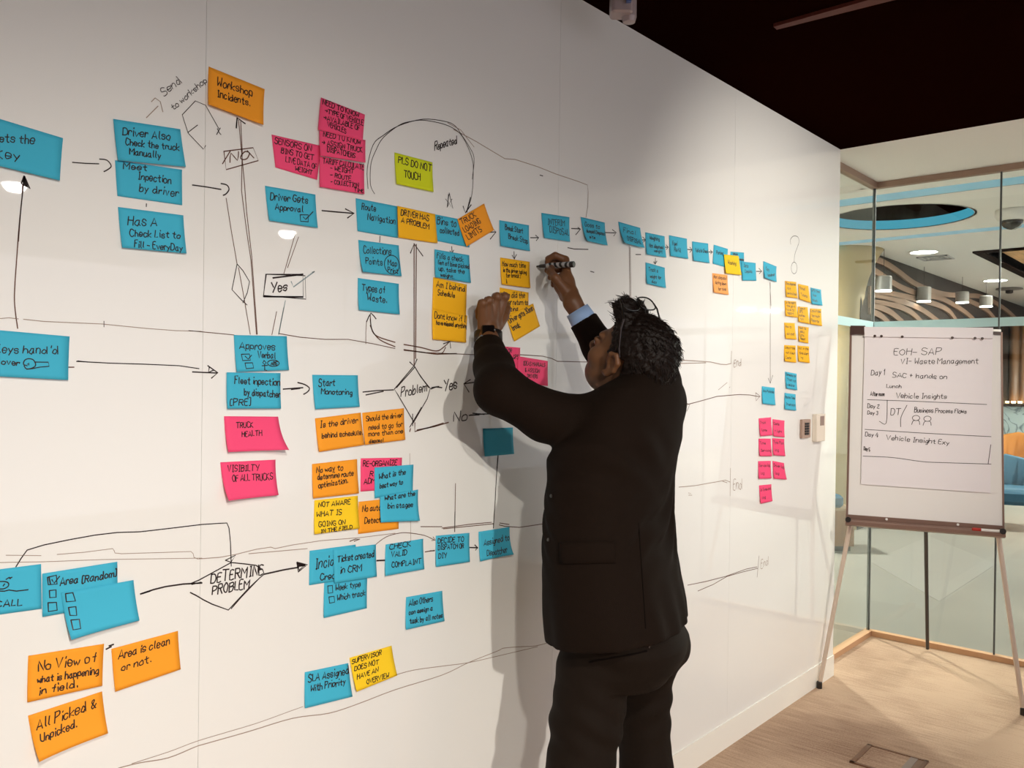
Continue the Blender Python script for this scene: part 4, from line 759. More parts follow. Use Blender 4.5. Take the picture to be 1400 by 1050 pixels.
parts = [slab([(1163.5,449),(1368.5,455),(1371,720),(1158,704)], -.012, 0).build('board', M_board),
         slab([(1162,448),(1165,448),(1159.6,704),(1156.6,704)], -.014, .003).build('board_edge', M_alu),
         slab([(1367.6,455),(1370,455),(1372.6,720),(1370,720)], -.014, .003).build('board_edge', M_alu),
         slab([(1163,446.5),(1183,446.8),(1183,458.6),(1163,458)], -.014, .016).build('clamp', mat('dark_brown_clamp', L(66, 44, 38), .4)),
         slab([(1356.5,451.5),(1367.5,452),(1367.5,455),(1356.5,454.5)], -.014, .016).build('clamp', M_steel),
         slab([(1356.5,455),(1367.5,455.5),(1367.5,458.6),(1356.5,458)], -.014, .014).build('clamp', mat('dark_brown_clamp', L(66, 44, 38), .4))]
# pen tray: a profile swept along the lower edge
q0, q1 = bp(1156.5, 703), bp(1373, 719)
prof = [(0, -.0), (.010, -.0), (.010, -.022), (.030, -.024), (.055, -.034), (.055, -.052), (.03, -.058), (-.012, -.06), (-.012, 0)]
ring = lambda P: [tuple(P+bn*a+np.array([0, 0, 1])*b) for a, b in prof]
parts.append(MB().loft([ring(q0), ring(q1)]).build('pen_tray', M_alu))
for P, o2 in ((q0, 1), (q1, -1)):
    parts.append(MB().tube([tuple(P+bx*.012*o2+bn*.058+np.array([0, 0, -.026])), tuple(P+bx*.012*o2+bn*.03+np.array([0, 0, -.026]))], .014, 12).build('knob', M_black))
for t in (.27, .72):
    P = q0+(q1-q0)*t; parts.append(MB().tube([tuple(P+bn*.009+np.array([0, 0, -.010])), tuple(P+bn*.0125+np.array([0, 0, -.010]))], .006, 10).build('screw', M_white))
fl, fr_ = onZ(1118, 937, .012), onZ(1399, 974, .012)
if fl[1] > -.022: fl[1] = -.022
for F, P, s2 in ((fl, q0, 1), (fr_, q1, -1)):
    top = P+bx*.02*s2+np.array([0, 0, -.06]); tp = top+(top-F)/np.linalg.norm(top-F)*.10-bn*.035
    parts.append(MB().tube([tuple(F), tuple(top-bn*.022), tuple(tp)], [.011, .012, .012], 8).build('leg', mat('champagne_leg', L(206, 186, 168), .4, .5, .2)))
    parts.append(MB().lathe([(.014, 0), (.014, .03), (.011, .035)], (F[0], F[1], 0), 12).build('foot', M_black))
rf = onZ(1268, 887, .012); rf[0] = min(rf[0], GX-.045)
rt = (TL+TR)/2-bn*.03
parts.append(MB().tube([tuple(rf), tuple(rt)], [.010, .012], 8).build('leg', mat('dark_leg', (.05, .04, .035), .4)))
parts.append(slab([(1215,470),(1320,474),(1320,482),(1215,478)], -.05, -.013).build('hinge', M_black))
adopt(fc, *parts)
# paper pad hanging from the clamps
pd = slab([(1182.5,449),(1357,450),(1354,674),(1177,662)], .0015, .007)
pad = pd.build('paper_pad', M_paper); tag(pad, 'flip chart paper pad covered in a handwritten day plan', 'paper pad')
c = Vector(BC); pad.data.transform(Matrix.Translation(-c)); pad.location = c
mb = slab([(1181.6,447.2),(1357.6,448.4),(1357,463),(1182,460.5)], .008, .0165)
adopt(pad, mb.build('folded_sheets', M_paper))
hl = MB()
for x, y in ((1196,459.4),(1205,459.6),(1233.5,460.4),(1302,461.8),(1343,462.8),(1333,462.4)):
    P = bp(x, y, .017); hl.tube([tuple(P), tuple(P+bn*.0006)], .007, 10)
adopt(pad, hl.build('hole_marking', mat('dark_brown_clamp', L(66, 44, 38), .4)))
tm = MB()
def bstroke(s, w):
    P = [bp(x, y, .0076) for x, y in s]; ribbon(tm, P, w*4.3/FPX, bn)
for t in [('EOH- SAP',1222,485,1286,485,8.5),('VI- Waste Management',1231,497.5,1337,497,7.5),('Day 1',1191,513,1209,512.5,7.5),('SAC + hands on',1220,515.6,1294,518,6.5),('Lunch',1212,530,1232,530.5,4.5),('After noon',1190,541,1209,541.5,5.5),
          ('Vehicle Insights',1225,544,1294,545,6.5),('Day 2',1186,557.5,1202,558.5,5.5),('Day 3',1186,566,1200,567.5,5),('DT',1217.6,567,1231,567,8.5),('Business Process Flows',1250,563.5,1321,565,6),('Day 4',1183,596,1200,598,6),('Vehicle Insight Exy',1211.6,601,1297,608,6.5),('Day 5',1181,615,1189,617,5)]:
    for s in text_strokes(t): bstroke(s, .8)
for s in ([(1186,546.4),(1260,549),(1349,553)], [(1213,547),(1211.6,578.4),(1202.4,576)], [(1240,554),(1232,570),(1231.4,583.6)], [(1182.4,587),(1260,592),(1355,597)], [(1180,623.6),(1220,625.5),(1260,631),(1290,632.5),(1355,634.5)], [(1354.6,608),(1351,634)]): bstroke(smoothpts(s, 4), .75)
for x, y in ((1252.4,571.5), (1268,572.5)):
    bstroke([(x+5*math.cos(a), y+3.6*math.sin(a)) for a in [k*math.pi/7 for k in range(15)]], .75); bstroke(smoothpts([(x-6,y+9),(x-4,y+4),(x,y+3.5),(x+4,y+4),(x+5,y+9)], 3), .75)
adopt(pad, tm.build('lettering', M_ink))
# whiteboard pen lying in the tray
P0 = q0+(q1-q0)*.80+bn*.046+np.array([0, 0, -.027]); P1 = q0+(q1-q0)*.985+bn*.046+np.array([0, 0, -.027])
pn = empty('board_marker', tuple(P0)); tag(pn, 'white marker with a red cap lying in the flip chart tray', 'marker')
c1 = P0+(P1-P0)*.3
adopt(pn, MB().tube([tuple(c1), tuple(P1)], .0075, 12).build('barrel', mat('white_plastic', (.8, .77, .74), .3)), MB().tube([tuple(P0), tuple(P0+(c1-P0)*.08), tuple(c1)], [.005, .0085, .0085], 12).build('cap', mat('red_cap', (.45, .02, .012), .35)))
# ---------------------------------------------------------------- the person: implicit surfaces meshed into continuous skins
class Field:
    def __init__(s, lo, hi, h):
        s.lo = np.array(lo, float); s.h = h; s.n = np.ceil((np.array(hi)-s.lo)/h).astype(int)+1
        s.v = np.full(s.n, .08, np.float32)
    def block(s, lo, hi):
        a = np.maximum(((np.array(lo)-s.lo)/s.h).astype(int)-1, 0); b = np.minimum(((np.array(hi)-s.lo)/s.h).astype(int)+2, s.n)
        if np.any(b <= a): return None
        ax = [(s.lo[i]+s.h*np.arange(a[i], b[i])).astype(np.float32) for i in range(3)]
        return (slice(a[0], b[0]), slice(a[1], b[1]), slice(a[2], b[2])), np.meshgrid(*ax, indexing='ij')
    def put(s, d, sl, k, op='u'):
        c = s.v[sl]
        if op == 'u':
            hh = np.maximum(k-np.abs(c-d), 0)/max(k, 1e-6); s.v[sl] = np.minimum(c, d)-hh*hh*k*.25
        elif op == 's':
            d = -d; hh = np.maximum(k-np.abs(c-d), 0)/max(k, 1e-6); s.v[sl] = np.maximum(c, d)+hh*hh*k*.25
    def cone(s, a, b, r1, r2, k=.01, op='u'):
        a, b = np.array(a, float), np.array(b, float); m = max(r1, r2)+k+3*s.h
        B = s.block(np.minimum(a, b)-m, np.maximum(a, b)+m)
        if B is None: return s
        sl, (X, Y, Z) = B; ba = b-a; l2 = max(float(ba@ba), 1e-9)
        t = np.clip(((X-a[0])*ba[0]+(Y-a[1])*ba[1]+(Z-a[2])*ba[2])/l2, 0, 1)
        d = np.sqrt((X-a[0]-ba[0]*t)**2+(Y-a[1]-ba[1]*t)**2+(Z-a[2]-ba[2]*t)**2)-(r1+(r2-r1)*t)
        s.put(d, sl, k, op); return s
    def chain(s, pts, rs, k=.01):
        for i in range(len(pts)-1): s.cone(pts[i], pts[i+1], rs[i], rs[i+1], k)
        return s
    def ell(s, c, r, M=None, k=.01, op='u'):
        c, r = np.array(c, float), np.array(r, float); m = max(r)+k+3*s.h
        B = s.block(c-m, c+m)
        if B is None: return s
        sl, (X, Y, Z) = B; P = np.stack([X-c[0], Y-c[1], Z-c[2]], -1)
        if M is not None: P = P @ np.asarray(M, np.float32)          # columns of M are the local axes
        q = P/r; l = np.sqrt((q*q).sum(-1)); g = np.sqrt(((q/r)**2).sum(-1))
        d = np.where(g > 1e-6, l*(l-1)/np.maximum(g, 1e-6), -min(r)); s.put(d, sl, k, op); return s
    def mesh(s):
        """surface nets"""
        v = s.v; ins = v < 0; n = np.array(v.shape)
        cnt = np.zeros(n-1, np.int8)
        for dx in (0, 1):
            for dy in (0, 1):
                for dz in (0, 1): cnt += ins[dx:n[0]-1+dx, dy:n[1]-1+dy, dz:n[2]-1+dz]
        act = np.argwhere((cnt > 0) & (cnt < 8)); idx = np.full(n-1, -1, np.int64); idx[tuple(act.T)] = np.arange(len(act))
        acc = np.zeros((len(act), 3)); w = np.zeros(len(act))
        C = [(a, b, c) for a in (0, 1) for b in (0, 1) for c in (0, 1)]
        cv = {c: v[act[:, 0]+c[0], act[:, 1]+c[1], act[:, 2]+c[2]] for c in C}
        for c in C:
            for ax in range(3):
                if c[ax]: continue
                d = list(c); d[ax] = 1; d = tuple(d); a, b = cv[c], cv[d]; m = (a < 0) != (b < 0)
                t = np.where(m, a/np.where(m, a-b, 1), 0); p = np.tile(np.array(c, float), (len(act), 1)); p[:, ax] = t
                acc[m] += p[m]; w += m
        P = s.lo+s.h*(act+acc/np.maximum(w, 1)[:, None]); F = []
        for ax in range(3):
            o = [i for i in range(3) if i != ax]
            a = np.take(ins, range(n[ax]-1), ax); b = np.take(ins, range(1, n[ax]), ax); e = np.argwhere(a != b)
            e = e[(e[:, o[0]] > 0) & (e[:, o[1]] > 0) & (e[:, o[0]] < n[o[0]]-1) & (e[:, o[1]] < n[o[1]]-1)]
            q = []
            for da, db in ((1, 1), (0, 1), (0, 0), (1, 0)):
                t = e.copy(); t[:, o[0]] -= da; t[:, o[1]] -= db; q.append(idx[tuple(t.T)])
            q = np.stack(q, 1); flip = ins[tuple(e.T)]
            if ax == 1: flip = ~flip
            q[~flip] = q[~flip][:, ::-1]; F.append(q)
        F = np.concatenate(F); F = F[(F >= 0).all(1)]
        return P, F
    def build(s, name, m, parent=None, it=2, keep_largest=False):
        P, F = s.mesh()
        # light smoothing (Taubin) over the quad edges
        E = np.concatenate([F[:, [i, (i+1) % 4]] for i in range(4)]); E = np.concatenate([E, E[:, ::-1]])
        deg = np.bincount(E[:, 0], minlength=len(P)).astype(float)
        for q in range(it):
            for lam in (.5, -.52):
                A = np.stack([np.bincount(E[:, 0], weights=P[E[:, 1], i], minlength=len(P)) for i in range(3)], 1)/np.maximum(deg, 1)[:, None]
                P = P+lam*(A-P)
        me = bpy.data.meshes.new(name); me.vertices.add(len(P)); me.vertices.foreach_set('co', P.ravel().astype(np.float32))
        me.loops.add(F.size); me.loops.foreach_set('vertex_index', F.ravel().astype(np.int32)); me.polygons.add(len(F))
        me.polygons.foreach_set('loop_start', np.arange(0, F.size, 4, dtype=np.int32)); me.polygons.foreach_set('loop_total', np.full(len(F), 4, np.int32))
        me.polygons.foreach_set('use_smooth', [True]*len(F)); me.update(calc_edges=True); me.validate()
        me.materials.append(m); o = bpy.data.objects.new(name, me); COL.objects.link(o)
        if parent is not None: o.parent = parent
        return o
def nrm(v): v = np.array(v, float); return v/np.linalg.norm(v)

M_skin = mat('brown_skin', (.150, .062, .026), .5, .4, noise=(14, .18, (1, 1, 1)))
M_suit = mat('dark_suit_cloth', (.0080, .0036, .0016), .85, .12, bump=.25, bscale=700)
M_pants = mat('dark_trouser_cloth', (.0085, .0042, .0019), .8, .15, bump=.2, bscale=600)
M_hair = mat('black_brown_hair', (.0075, .0032, .0018), .5, .22, bump=.5, bscale=260)
M_shirt = mat('pale_blue_shirt', L(150, 178, 220), .8)

# --- joints (pixel, depth) -> world
PD = 2.25
hipc = atD(846, 880, PD)
Lsh, Rsh = atD(818, 576, 2.22), atD(896, 550, 2.37)
Lel = atD(683, 533, 2.12)
Lwr = onY(667, 458, -.062)
Rel = atD(842, 512, 2.50)
Rwr = onY(783, 414, -.145)

# --- head frame
yaw = math.radians(-1); tilt = math.radians(36); roll = math.radians(-5)
HM = np.array(Matrix.Rotation(yaw, 3, 'Z') @ Matrix.Rotation(roll, 3, 'Y') @ Matrix.Rotation(tilt, 3, 'X'))
HC = atD(859, 496, 2.27); HS = 1.05
def hp(x, y, z): return HC+HM @ (np.array([x, y, z])*HS)

# --- the skin: one continuous body
def head_shape(f, skull_only=False):
    E = lambda c, r, k=.02, op='u': f.ell(hp(*c), np.array(r)*HS, HM, k, op)
    E((0, -.012, .045), (.074, .097, .083), .005); E((0, .035, -.025), (.060, .062, .085), .03); E((0, .045, -.072), (.050, .048, .036), .03)
    f.cone(hp(0, .078, -.092), hp(0, .074, -.088), .017, .019, .02)
    E((0, .084, .030), (.050, .016, .012), .015)
    for s in (-1, 1):
        E((s*.043, .062, -.022), (.024, .028, .026), .02); E((s*.031, .100, .006), (.017, .014, .012), .012, 's'); E((s*.031, .086, .006), (.0135, .0135, .0125), .003)
        E((s*.031, .094, .012), (.016, .008, .006), .005)
        f.cone(hp(s*.011, .104, -.031), hp(s*.012, .098, -.032), .0085, .008, .008)
        # ear: rim, lobe, hollow
        m = [hp(s*.076, .012, .006), hp(s*.083, .010, .026), hp(s*.087, -.008, .034), hp(s*.088, -.022, .020), hp(s*.085, -.020, -.004), hp(s*.080, -.004, -.024), hp(s*.076, .008, -.028)]
        f.chain(m, [.007, .0065, .0065, .0068, .0065, .008, .007], .006)
        E((s*.076, -.004, .004), (.008, .016, .028), .008); E((s*.088, -.001, .004), (.008, .008, .013), .004, 's')
    f.cone(hp(0, .094, .014), hp(0, .116, -.024), .0075, .0125, .012)
    E((0, .092, -.054), (.023, .012, .006), .006); E((0, .090, -.066), (.020, .012, .007), .006)
body = Field((1.40, -.86, -.01), (2.36, .0, 1.97), .0038)
neckb = (Lsh+Rsh)/2+np.array([-.005, -.02, .035])
head_shape(body)
body.cone(hp(0, -.03, -.05), neckb, .056, .066, .03)
chest = (Lsh+Rsh)/2; waist = hipc+np.array([0, 0, .20])
ax = nrm(Rsh-Lsh)
body.cone(chest-ax*.06+np.array([0, 0, -.06]), chest+ax*.06+np.array([0, 0, -.06]), .08, .08, .04)
body.cone(chest+np.array([0, 0, -.10]), waist, .105, .105, .05); body.cone(waist, hipc+np.array([0, 0, -.02]), .10, .085, .05)
body.chain([Lsh, Lel, Lwr], [.042, .036, .028], .02); body.chain([Rsh, Rel, Rwr], [.040, .034, .027], .02)
# legs
Lkn = atD(793, 1052, 2.12); Rkn = atD(884, 1052, 2.33)
Lhip = hipc+np.array([-.085, .0, -.04]); Rhip = hipc+np.array([.075, .01, -.04])
fwd = nrm([-.45, .9, 0]); fwdR = nrm([-.15, 1, 0])
Lan = np.array([Lkn[0]+.015, Lkn[1]-.03, .09]); Ran = np.array([Rkn[0]-.005, Rkn[1]-.04, .09])
Lt = atD(812, 915, 2.17); Rt = atD(882, 915, 2.33)
body.chain([Lt+np.array([.02, .0, .03]), atD(802, 985, 2.15), Lkn, Lan], [.066, .060, .048, .036], .03); body.chain([Rt+np.array([-.02, 0, .03]), atD(879, 985, 2.34), Rkn, Ran], [.055, .052, .046, .036], .03)
for A_, d_ in ((Lan, fwd), (Ran, fwdR)): body.cone(A_+np.array([0, 0, -.045]), A_+d_*.13+np.array([0, 0, -.055]), .034, .025, .02)
# left hand: loose fist against the wall, back of the hand towards the room
kn = [(659.0, 415.5), (667.5, 412.0), (678.5, 407.0), (689.0, 407.0)]
vd = np.array([.66, .72, 0.0])
wl = [onY(660, 450, -.056), onY(665, 450, -.058), onY(670, 450, -.058), onY(675, 451, -.056)]
body.cone(Lwr, (wl[1]+wl[2])/2, .028, .029, .012)
for i, (q, r) in enumerate(zip(kn, (.0105, .0112, .0118, .0120))):
    K = onY(q[0], q[1], -.078); base = wl[i]
    body.cone(base, K, .0150, r+.0008, .007); body.ell(K+np.array([0, -.003, .002]), (r+.002, r+.003, r+.002), None, .003)                                      # back of the hand
    pip = K+vd*.030+np.array([0, 0, .006]); dip = pip+np.array([.006, .016, -.022]); tip = dip+np.array([.000, .0, -.018])
    body.chain([K, pip, dip, tip], [r, r*.92, r*.85, r*.78], .0035)
body.ell((onY(667, 440, -.058)+onY(672, 428, -.06))/2, (.036, .016, .036), None, .014)
tb = [onY(681, 446, -.056), onY(690, 433, -.052), onY(693.5, 423, -.036), onY(693, 416, -.020)]
body.chain(tb, [.015, .0125, .0108, .0092], .006)
# right hand: pen grip seen from the thumb side
pen_tip = onY(733.6, 364.2, -.0015); pen_end = onY(785, 361.3, -.136)
pd_ = nrm(pen_end-pen_tip)
pen = lambda t: pen_tip+pd_*t
body.cone(Rwr, onY(779, 401, -.128), .026, .027, .012)
pal = [onY(773, 355, -.084), onY(774, 361, -.068), onY(775, 369, -.056), onY(774, 379, -.048)]
for i, K in enumerate(pal):
    body.cone(onY(778-2*i, 402+1.2*i, -.126+.012*i), K, .0165, .0125, .014)
body.ell(onY(771, 388, -.100), (.030, .034, .034), None, .016)
fing = [[pal[0], onY(759, 349.5, -.066), onY(750, 354, -.046), pen(.044)+np.array([0, .004, .010])],
        [pal[1], onY(758, 357, -.048), onY(751, 363, -.030), onY(748, 370, -.026)],
        [pal[2], onY(761, 368, -.036), onY(754, 374, -.022), onY(752, 380, -.017)],
        [pal[3], onY(763, 380, -.030), onY(757, 385, -.019), onY(756, 390, -.015)]]
for p, r in zip(fing, (.0112, .0112, .0105, .0093)): body.chain(p, [r*1.05, r, r*.9, r*.78], .0032)
body.chain([onY(772, 396, -.126), onY(759, 380, -.112), onY(752.5, 371, -.082), pen(.050)+np.array([-.003, -.009, -.007])], [.016, .0130, .0115, .0098], .006)
person = body.build('person', M_skin, None, 2)
tag(person, 'person in a dark suit reaching up to write on the wall with a marker', 'person')

# --- jacket
JL = [  # image row, left edge, right edge of the torso
 (500,868,928),(515,845,934),(530,818,937),(548,800,938),(570,786,938),(600,766,937),(625,753,930.5),(650,748.5,926.7),(700,746,922.8),(730,744.5,924.5),(757,743.5,928),(800,744,936),(825,745,940.5),(850,747,943),(880,750,944),(905,752,944)]
def torso_rows(rows, D, face, ratio):
    out = []
    for y, xl, xr in rows:
        c = atD((xl+xr)/2, y, D); w = (xr-xl)/2*D/FPX*1.0
        ps = math.radians(face(c[2])); l = np.array([math.sin(ps), -math.cos(ps)]); nn = np.array([math.cos(ps), math.sin(ps)])     # lateral and facing axes
        r2 = np.array([CX[0], CX[1]]); rho = ratio(c[2]); s_ = math.hypot(l@r2, rho*(nn@r2)); A = w/s_
        out.append((c[2], c[0], c[1], A, A*rho, ps))
    out.sort(); return np.array(out)
def add_loft(f, T, k=.02, power=2.4, extra=None):
    z0, z1 = T[0, 0], T[-1, 0]; m = T[:, 3].max()+.05
    B = f.block((T[:, 1].min()-m, T[:, 2].min()-m, z0), (T[:, 1].max()+m, T[:, 2].max()+m, z1))
    sl, (X, Y, Z) = B; zz = Z[0, 0, :]
    I = [np.interp(zz, T[:, 0], T[:, i]).astype(np.float32) for i in range(6)]
    cs, sn = np.cos(I[5]), np.sin(I[5]); dx, dy = X-I[1], Y-I[2]
    u = (dx*sn-dy*cs)/I[3]; v = (dx*cs+dy*sn)/I[4]
    rr = (np.abs(u)**power+np.abs(v)**power)**(1/power)
    d = (rr-1)*np.minimum(I[3], I[4])
    if extra is not None: d = d+extra(X, Y, Z, u, v)
    f.put(d.astype(np.float32), sl, k)
face = lambda z: np.interp(z, [.80, 1.05, 1.3, 1.5], [112, 108, 98, 90])
T = torso_rows(JL, PD, face, lambda z: np.interp(z, [.85, 1.1, 1.35, 1.5], [.66, .64, .60, .55]))
jk = Field((1.40, -.92, .78), (2.42, .0, 1.86), .0052)
def folds(X, Y, Z, u, v):
    # pull lines from the lifted arms across the back and side
    a = np.sin((Z-1.22-.42*(u+.2)**2*np.sign(u+.2)*.6)*85)*np.exp(-((Z-1.17)/.085)**2)*np.clip(1.2-np.abs(u-.1), 0, 1)
    b = np.sin((Z*.6+u*.10)*95+1)*np.exp(-((Z-1.36)/.07)**2)*np.clip(-u*1.4+.3, 0, 1)
    c = np.sin(u*17+Z*6)*np.exp(-((Z-.92)/.10)**2)
    return (-.0075*a-.0060*b-.0030*c).astype(np.float32)
add_loft(jk, T, .03, 2.3, folds)
Lcf = onY(668, 474, -.085)
jk.chain([Lsh, atD(746, 569, 2.165), Lel], [.069, .062, .062], .03)
jk.chain([Lel, Lel+(Lcf-Lel)*.5, Lcf], [.062, .051, .0415], .02)
Rcf = Rwr+(Rel-Rwr)*.24
jk.chain([Rsh, Rsh+(Rel-Rsh)*.5, Rel], [.074, .066, .056], .04); jk.chain([Rel, Rel+(Rcf-Rel)*.5, Rcf], [.056, .049, .043], .02)
# trapezius and collar
jk.cone(Lsh, neckb, .055, .058, .04); jk.cone(Rsh, neckb, .066, .062, .04)
# flat cut ends: cuffs, hem, neck opening
def cut(f, p, n, lo, hi):
    B = f.block(lo, hi); sl, (X, Y, Z) = B; d = (X-p[0])*n[0]+(Y-p[1])*n[1]+(Z-p[2])*n[2]; f.v[sl] = np.maximum(f.v[sl], d.astype(np.float32))
n = nrm(Lcf-Lel); cut(jk, Lcf, n, Lcf-.075, Lcf+np.array([.075, .08, .075]))
n = nrm(Rwr-Rel); cut(jk, Rcf, n, Rcf-.08, Rcf+.08)
h1, h2, h3 = atD(757, 866, PD), atD(842, 873, PD-.12), atD(941, 850, PD)
hn = np.cross(h2-h1, h3-h1); hn = nrm(hn); hn = hn if hn[2] < 0 else -hn
cut(jk, h1, hn, (1.40, -.92, .70), (2.42, .0, 1.05))
jk.cone(neckb+np.array([0, 0, .02]), hp(0, -.03, -.04), .058, .064, .006, 's')
jacket = jk.build('suit_jacket', M_suit, person, 3)
# collar band round the neck, pocket flap, back seam, cuff buttons
def seat_on(mesh_obj, px, py):
    """first hit of the line of sight on a mesh built in world space"""
    ok, loc, nn, i = mesh_obj.ray_cast(Vector(CAM), Vector(ray(px, py)).normalized())
    return (np.array(loc), np.array(nn)) if ok else (None, None)
def strip_on(obj, name, pts, w, m, off=.002, th=.0015):
    mb = MB(); rings = []
    P = [seat_on(obj, *p) for p in pts]; P = [(a+b*off, b) for a, b in P if a is not None]
    for i, (a, b) in enumerate(P):
        t = nrm(P[min(i+1, len(P)-1)][0]-P[max(i-1, 0)][0]); s_ = nrm(np.cross(b, t))
        rings.append([tuple(a+s_*w/2+b*th), tuple(a+s_*w/2-b*th), tuple(a-s_*w/2-b*th), tuple(a-s_*w/2+b*th)])
    if len(rings) > 1: mb.loft(rings); return mb.build(name, m, obj)
bpy.context.view_layer.update()
M_seam = mat('seam_thread', (.0035, .0016, .0009), .9, .1)
strip_on(jacket, 'back_seam', [(873+.6*i, 715+9*i) for i in range(0, 17)], .0022, M_seam, .0003, .001)
fl_ = []
for py0 in np.linspace(741, 771, 5):
    row = []
    for px0 in np.linspace(766, 841, 12):
        a, b = seat_on(jacket, px0, py0-(px0-766)*.015)
        if a is not None: row.append(a+b*.0035)
    fl_.append(row)
if all(len(r) == 12 for r in fl_):
    mb = MB(); vs = [tuple(p) for r in fl_ for p in r]; fs = [(j*12+i, j*12+i+1, (j+1)*12+i+1, (j+1)*12+i) for j in range(4) for i in range(11)]
    mb.add(vs, fs); pf = mb.build('pocket_flap', M_suit, jacket, True)
    so = pf.modifiers.new('thickness', 'SOLIDIFY'); so.thickness = .004; so.offset = 0
nb = nrm(hp(0, -.03, -.04)-neckb); e1 = nrm(np.cross(nb, [1, 0, 0])); e2 = np.cross(nb, e1)
def neck_ring(r, h, back=.0): return [tuple(neckb+nb*(h+back*max(0, -(e1*math.cos(a)+e2*math.sin(a))[1]))+(e1*math.cos(a)+e2*math.sin(a))*r) for a in [2*math.pi*k/36 for k in range(36)]]
mb = MB().loft([neck_ring(.088, .000), neck_ring(.080, .022, .010), neck_ring(.074, .036, .014), neck_ring(.070, .036, .014), neck_ring(.068, .010)], cap=False); mb.build('jacket_collar', M_suit, jacket, True)
mb = MB().loft([neck_ring(.069, .010), neck_ring(.0675, .044, .016), neck_ring(.064, .044, .016), neck_ring(.0635, .010)], cap=False); mb.build('shirt_collar', M_shirt, person, True)
for (px, py) in ((752.5, 678), (748.5, 738)):
    a, b = seat_on(jacket, px+1.5, py)
    if a is not None: MB().tube([tuple(a-b*.001), tuple(a+b*.003)], .0042, 12).build('button', mat('horn_button', (.035, .028, .024), .3), jacket)
# --- shirt cuffs
def sleeve(a, b, r1, r2, name, m, parent, th=.003):
    a, b = np.array(a), np.array(b); t = nrm(b-a); u = nrm(np.cross(t, [0, 0, 1])); v = np.cross(t, u)
    R_ = lambda p, r: [tuple(p+(u*math.cos(q)+v*math.sin(q))*r) for q in [2*math.pi*k/28 for k in range(28)]]
    return MB().loft([R_(a, r1), R_(a+(b-a)*.5, (r1+r2)/2+.0008), R_(b, r2), R_(b-t*.001, r2-th), R_(a, r1-th)], cap=False).build(name, m, parent, True)
sleeve(Rcf-nrm(Rwr-Rel)*.02, Rcf+nrm(Rwr-Rel)*.034, .0400, .0360, 'shirt_cuff', M_shirt, person)
sleeve(Lcf-nrm(Lcf-Lel)*.02, Lcf+nrm(Lcf-Lel)*.012, .0385, .0370, 'shirt_cuff', M_shirt, person)

# --- trousers
tr = Field((1.40, -.92, .05), (2.42, .05, 1.02), .0052)
TL_ = [(845,757,930),(870,768,940.5),(885,775,939),(900,773,931),(915,771.5,917)]
T2 = torso_rows(TL_, PD, lambda z: 112, lambda z: .80)
add_loft(tr, T2, .03, 2.2)
Lt = atD(812, 915, 2.17); Rt = atD(882, 915, 2.33)
tr.chain([Lt, atD(802, 985, 2.15), Lkn, np.array([Lkn[0]+.01, Lkn[1]-.02, .30]), Lan+np.array([0, 0, .01])], [.098, .090, .083, .076, .066], .02)
tr.chain([Rt, atD(879, 985, 2.34), Rkn, np.array([Rkn[0], Rkn[1]-.03, .30]), Ran+np.array([0, 0, .01])], [.080, .073, .072, .070, .064], .014)
tr.cone(atD(908, 885, 2.30), atD(900, 900, 2.28), .070, .060, .03)
# gathered folds
B = tr.block((1.40, -.92, .4), (2.42, .05, .90)); sl, (X, Y, Z) = B
u = X*CX[0]+Y*CX[1]
tr.v[sl] += (-.0028*np.sin((Z-.10*np.abs(np.sin(u*6)))*88+u*14)*np.exp(-((Z-.68)/.10)**2)).astype(np.float32)
for A_ in (Lan, Ran): cut(tr, A_+np.array([0, 0, -.035]), np.array([0, 0, -1.0]), A_-.1, A_+.1)
trousers = tr.build('trousers', M_pants, person, 3)
bpy.context.view_layer.update()
strip_on(trousers, 'pocket_seam', [(806,905),(820,902),(840,898.5),(860,895),(884,890)], .004, M_seam, .001)
strip_on(trousers, 'pocket_seam', [(888,872),(888.5,878),(887,886)], .003, mat('thread', (.06, .04, .03), .8), .001)
# --- shoes
for A_, d_ in ((Lan, fwd), (Ran, fwdR)):
    f = Field((A_[0]-.35, A_[1]-.35, -.002), (A_[0]+.35, A_[1]+.35, .2), .005); s_ = np.array([d_[1], -d_[0], 0])
    f.cone(A_+np.array([0, 0, -.01])-d_*.015, A_+np.array([0, 0, -.05])-d_*.02, .046, .044, .02); f.cone(A_+np.array([0, 0, -.045]), A_+d_*.17+np.array([0, 0, -.062]), .046, .036, .03)
    f.cone(A_+d_*.17+np.array([0, 0, -.062]), A_+d_*.21+np.array([0, 0, -.066]), .038, .027, .02)
    cut(f, (0, 0, .001), np.array([0, 0, -1.0]), A_-.35, A_+.35); f.build('shoe', mat('black_leather', (.010, .008, .007), .3), person, 2)

# --- hair
hf = Field(HC-.19, HC+.21, .0028)
E = lambda c, r, k=.02: hf.ell(hp(*c), np.array(r)*HS, HM, k)
E((0, -.016, .048), (.0835, .1035, .0935), .004); E((0, -.055, .0), (.070, .060, .075), .03)
B = hf.block(HC-.19, HC+.21); sl, (X, Y, Z) = B
P = np.stack([X-HC[0], Y-HC[1], Z-HC[2]], -1).astype(np.float32) @ HM.astype(np.float32)/HS; lx, ly, lz = P[..., 0], P[..., 1], P[..., 2]
wave = .010*np.sin(lx*130+2*np.sin(lz*80))*np.sin(lz*95+1)
ymax = np.where(lz > .045, .030+(lz-.045)*1.0, .030-.0*lz)+wave*.6
ymax = np.where(lz < .010, .022, ymax)
low = np.interp(ly, [-.10, -.045, -.030, .012, .02], [-.078, -.078, .030, .030, -.012]).astype(np.float32)
side = np.abs(lx) > .05
low = np.where(side, low, -.080)+wave*.3
hf.v[sl] = np.maximum(hf.v[sl], np.maximum(ly-ymax, low-lz)*.8)
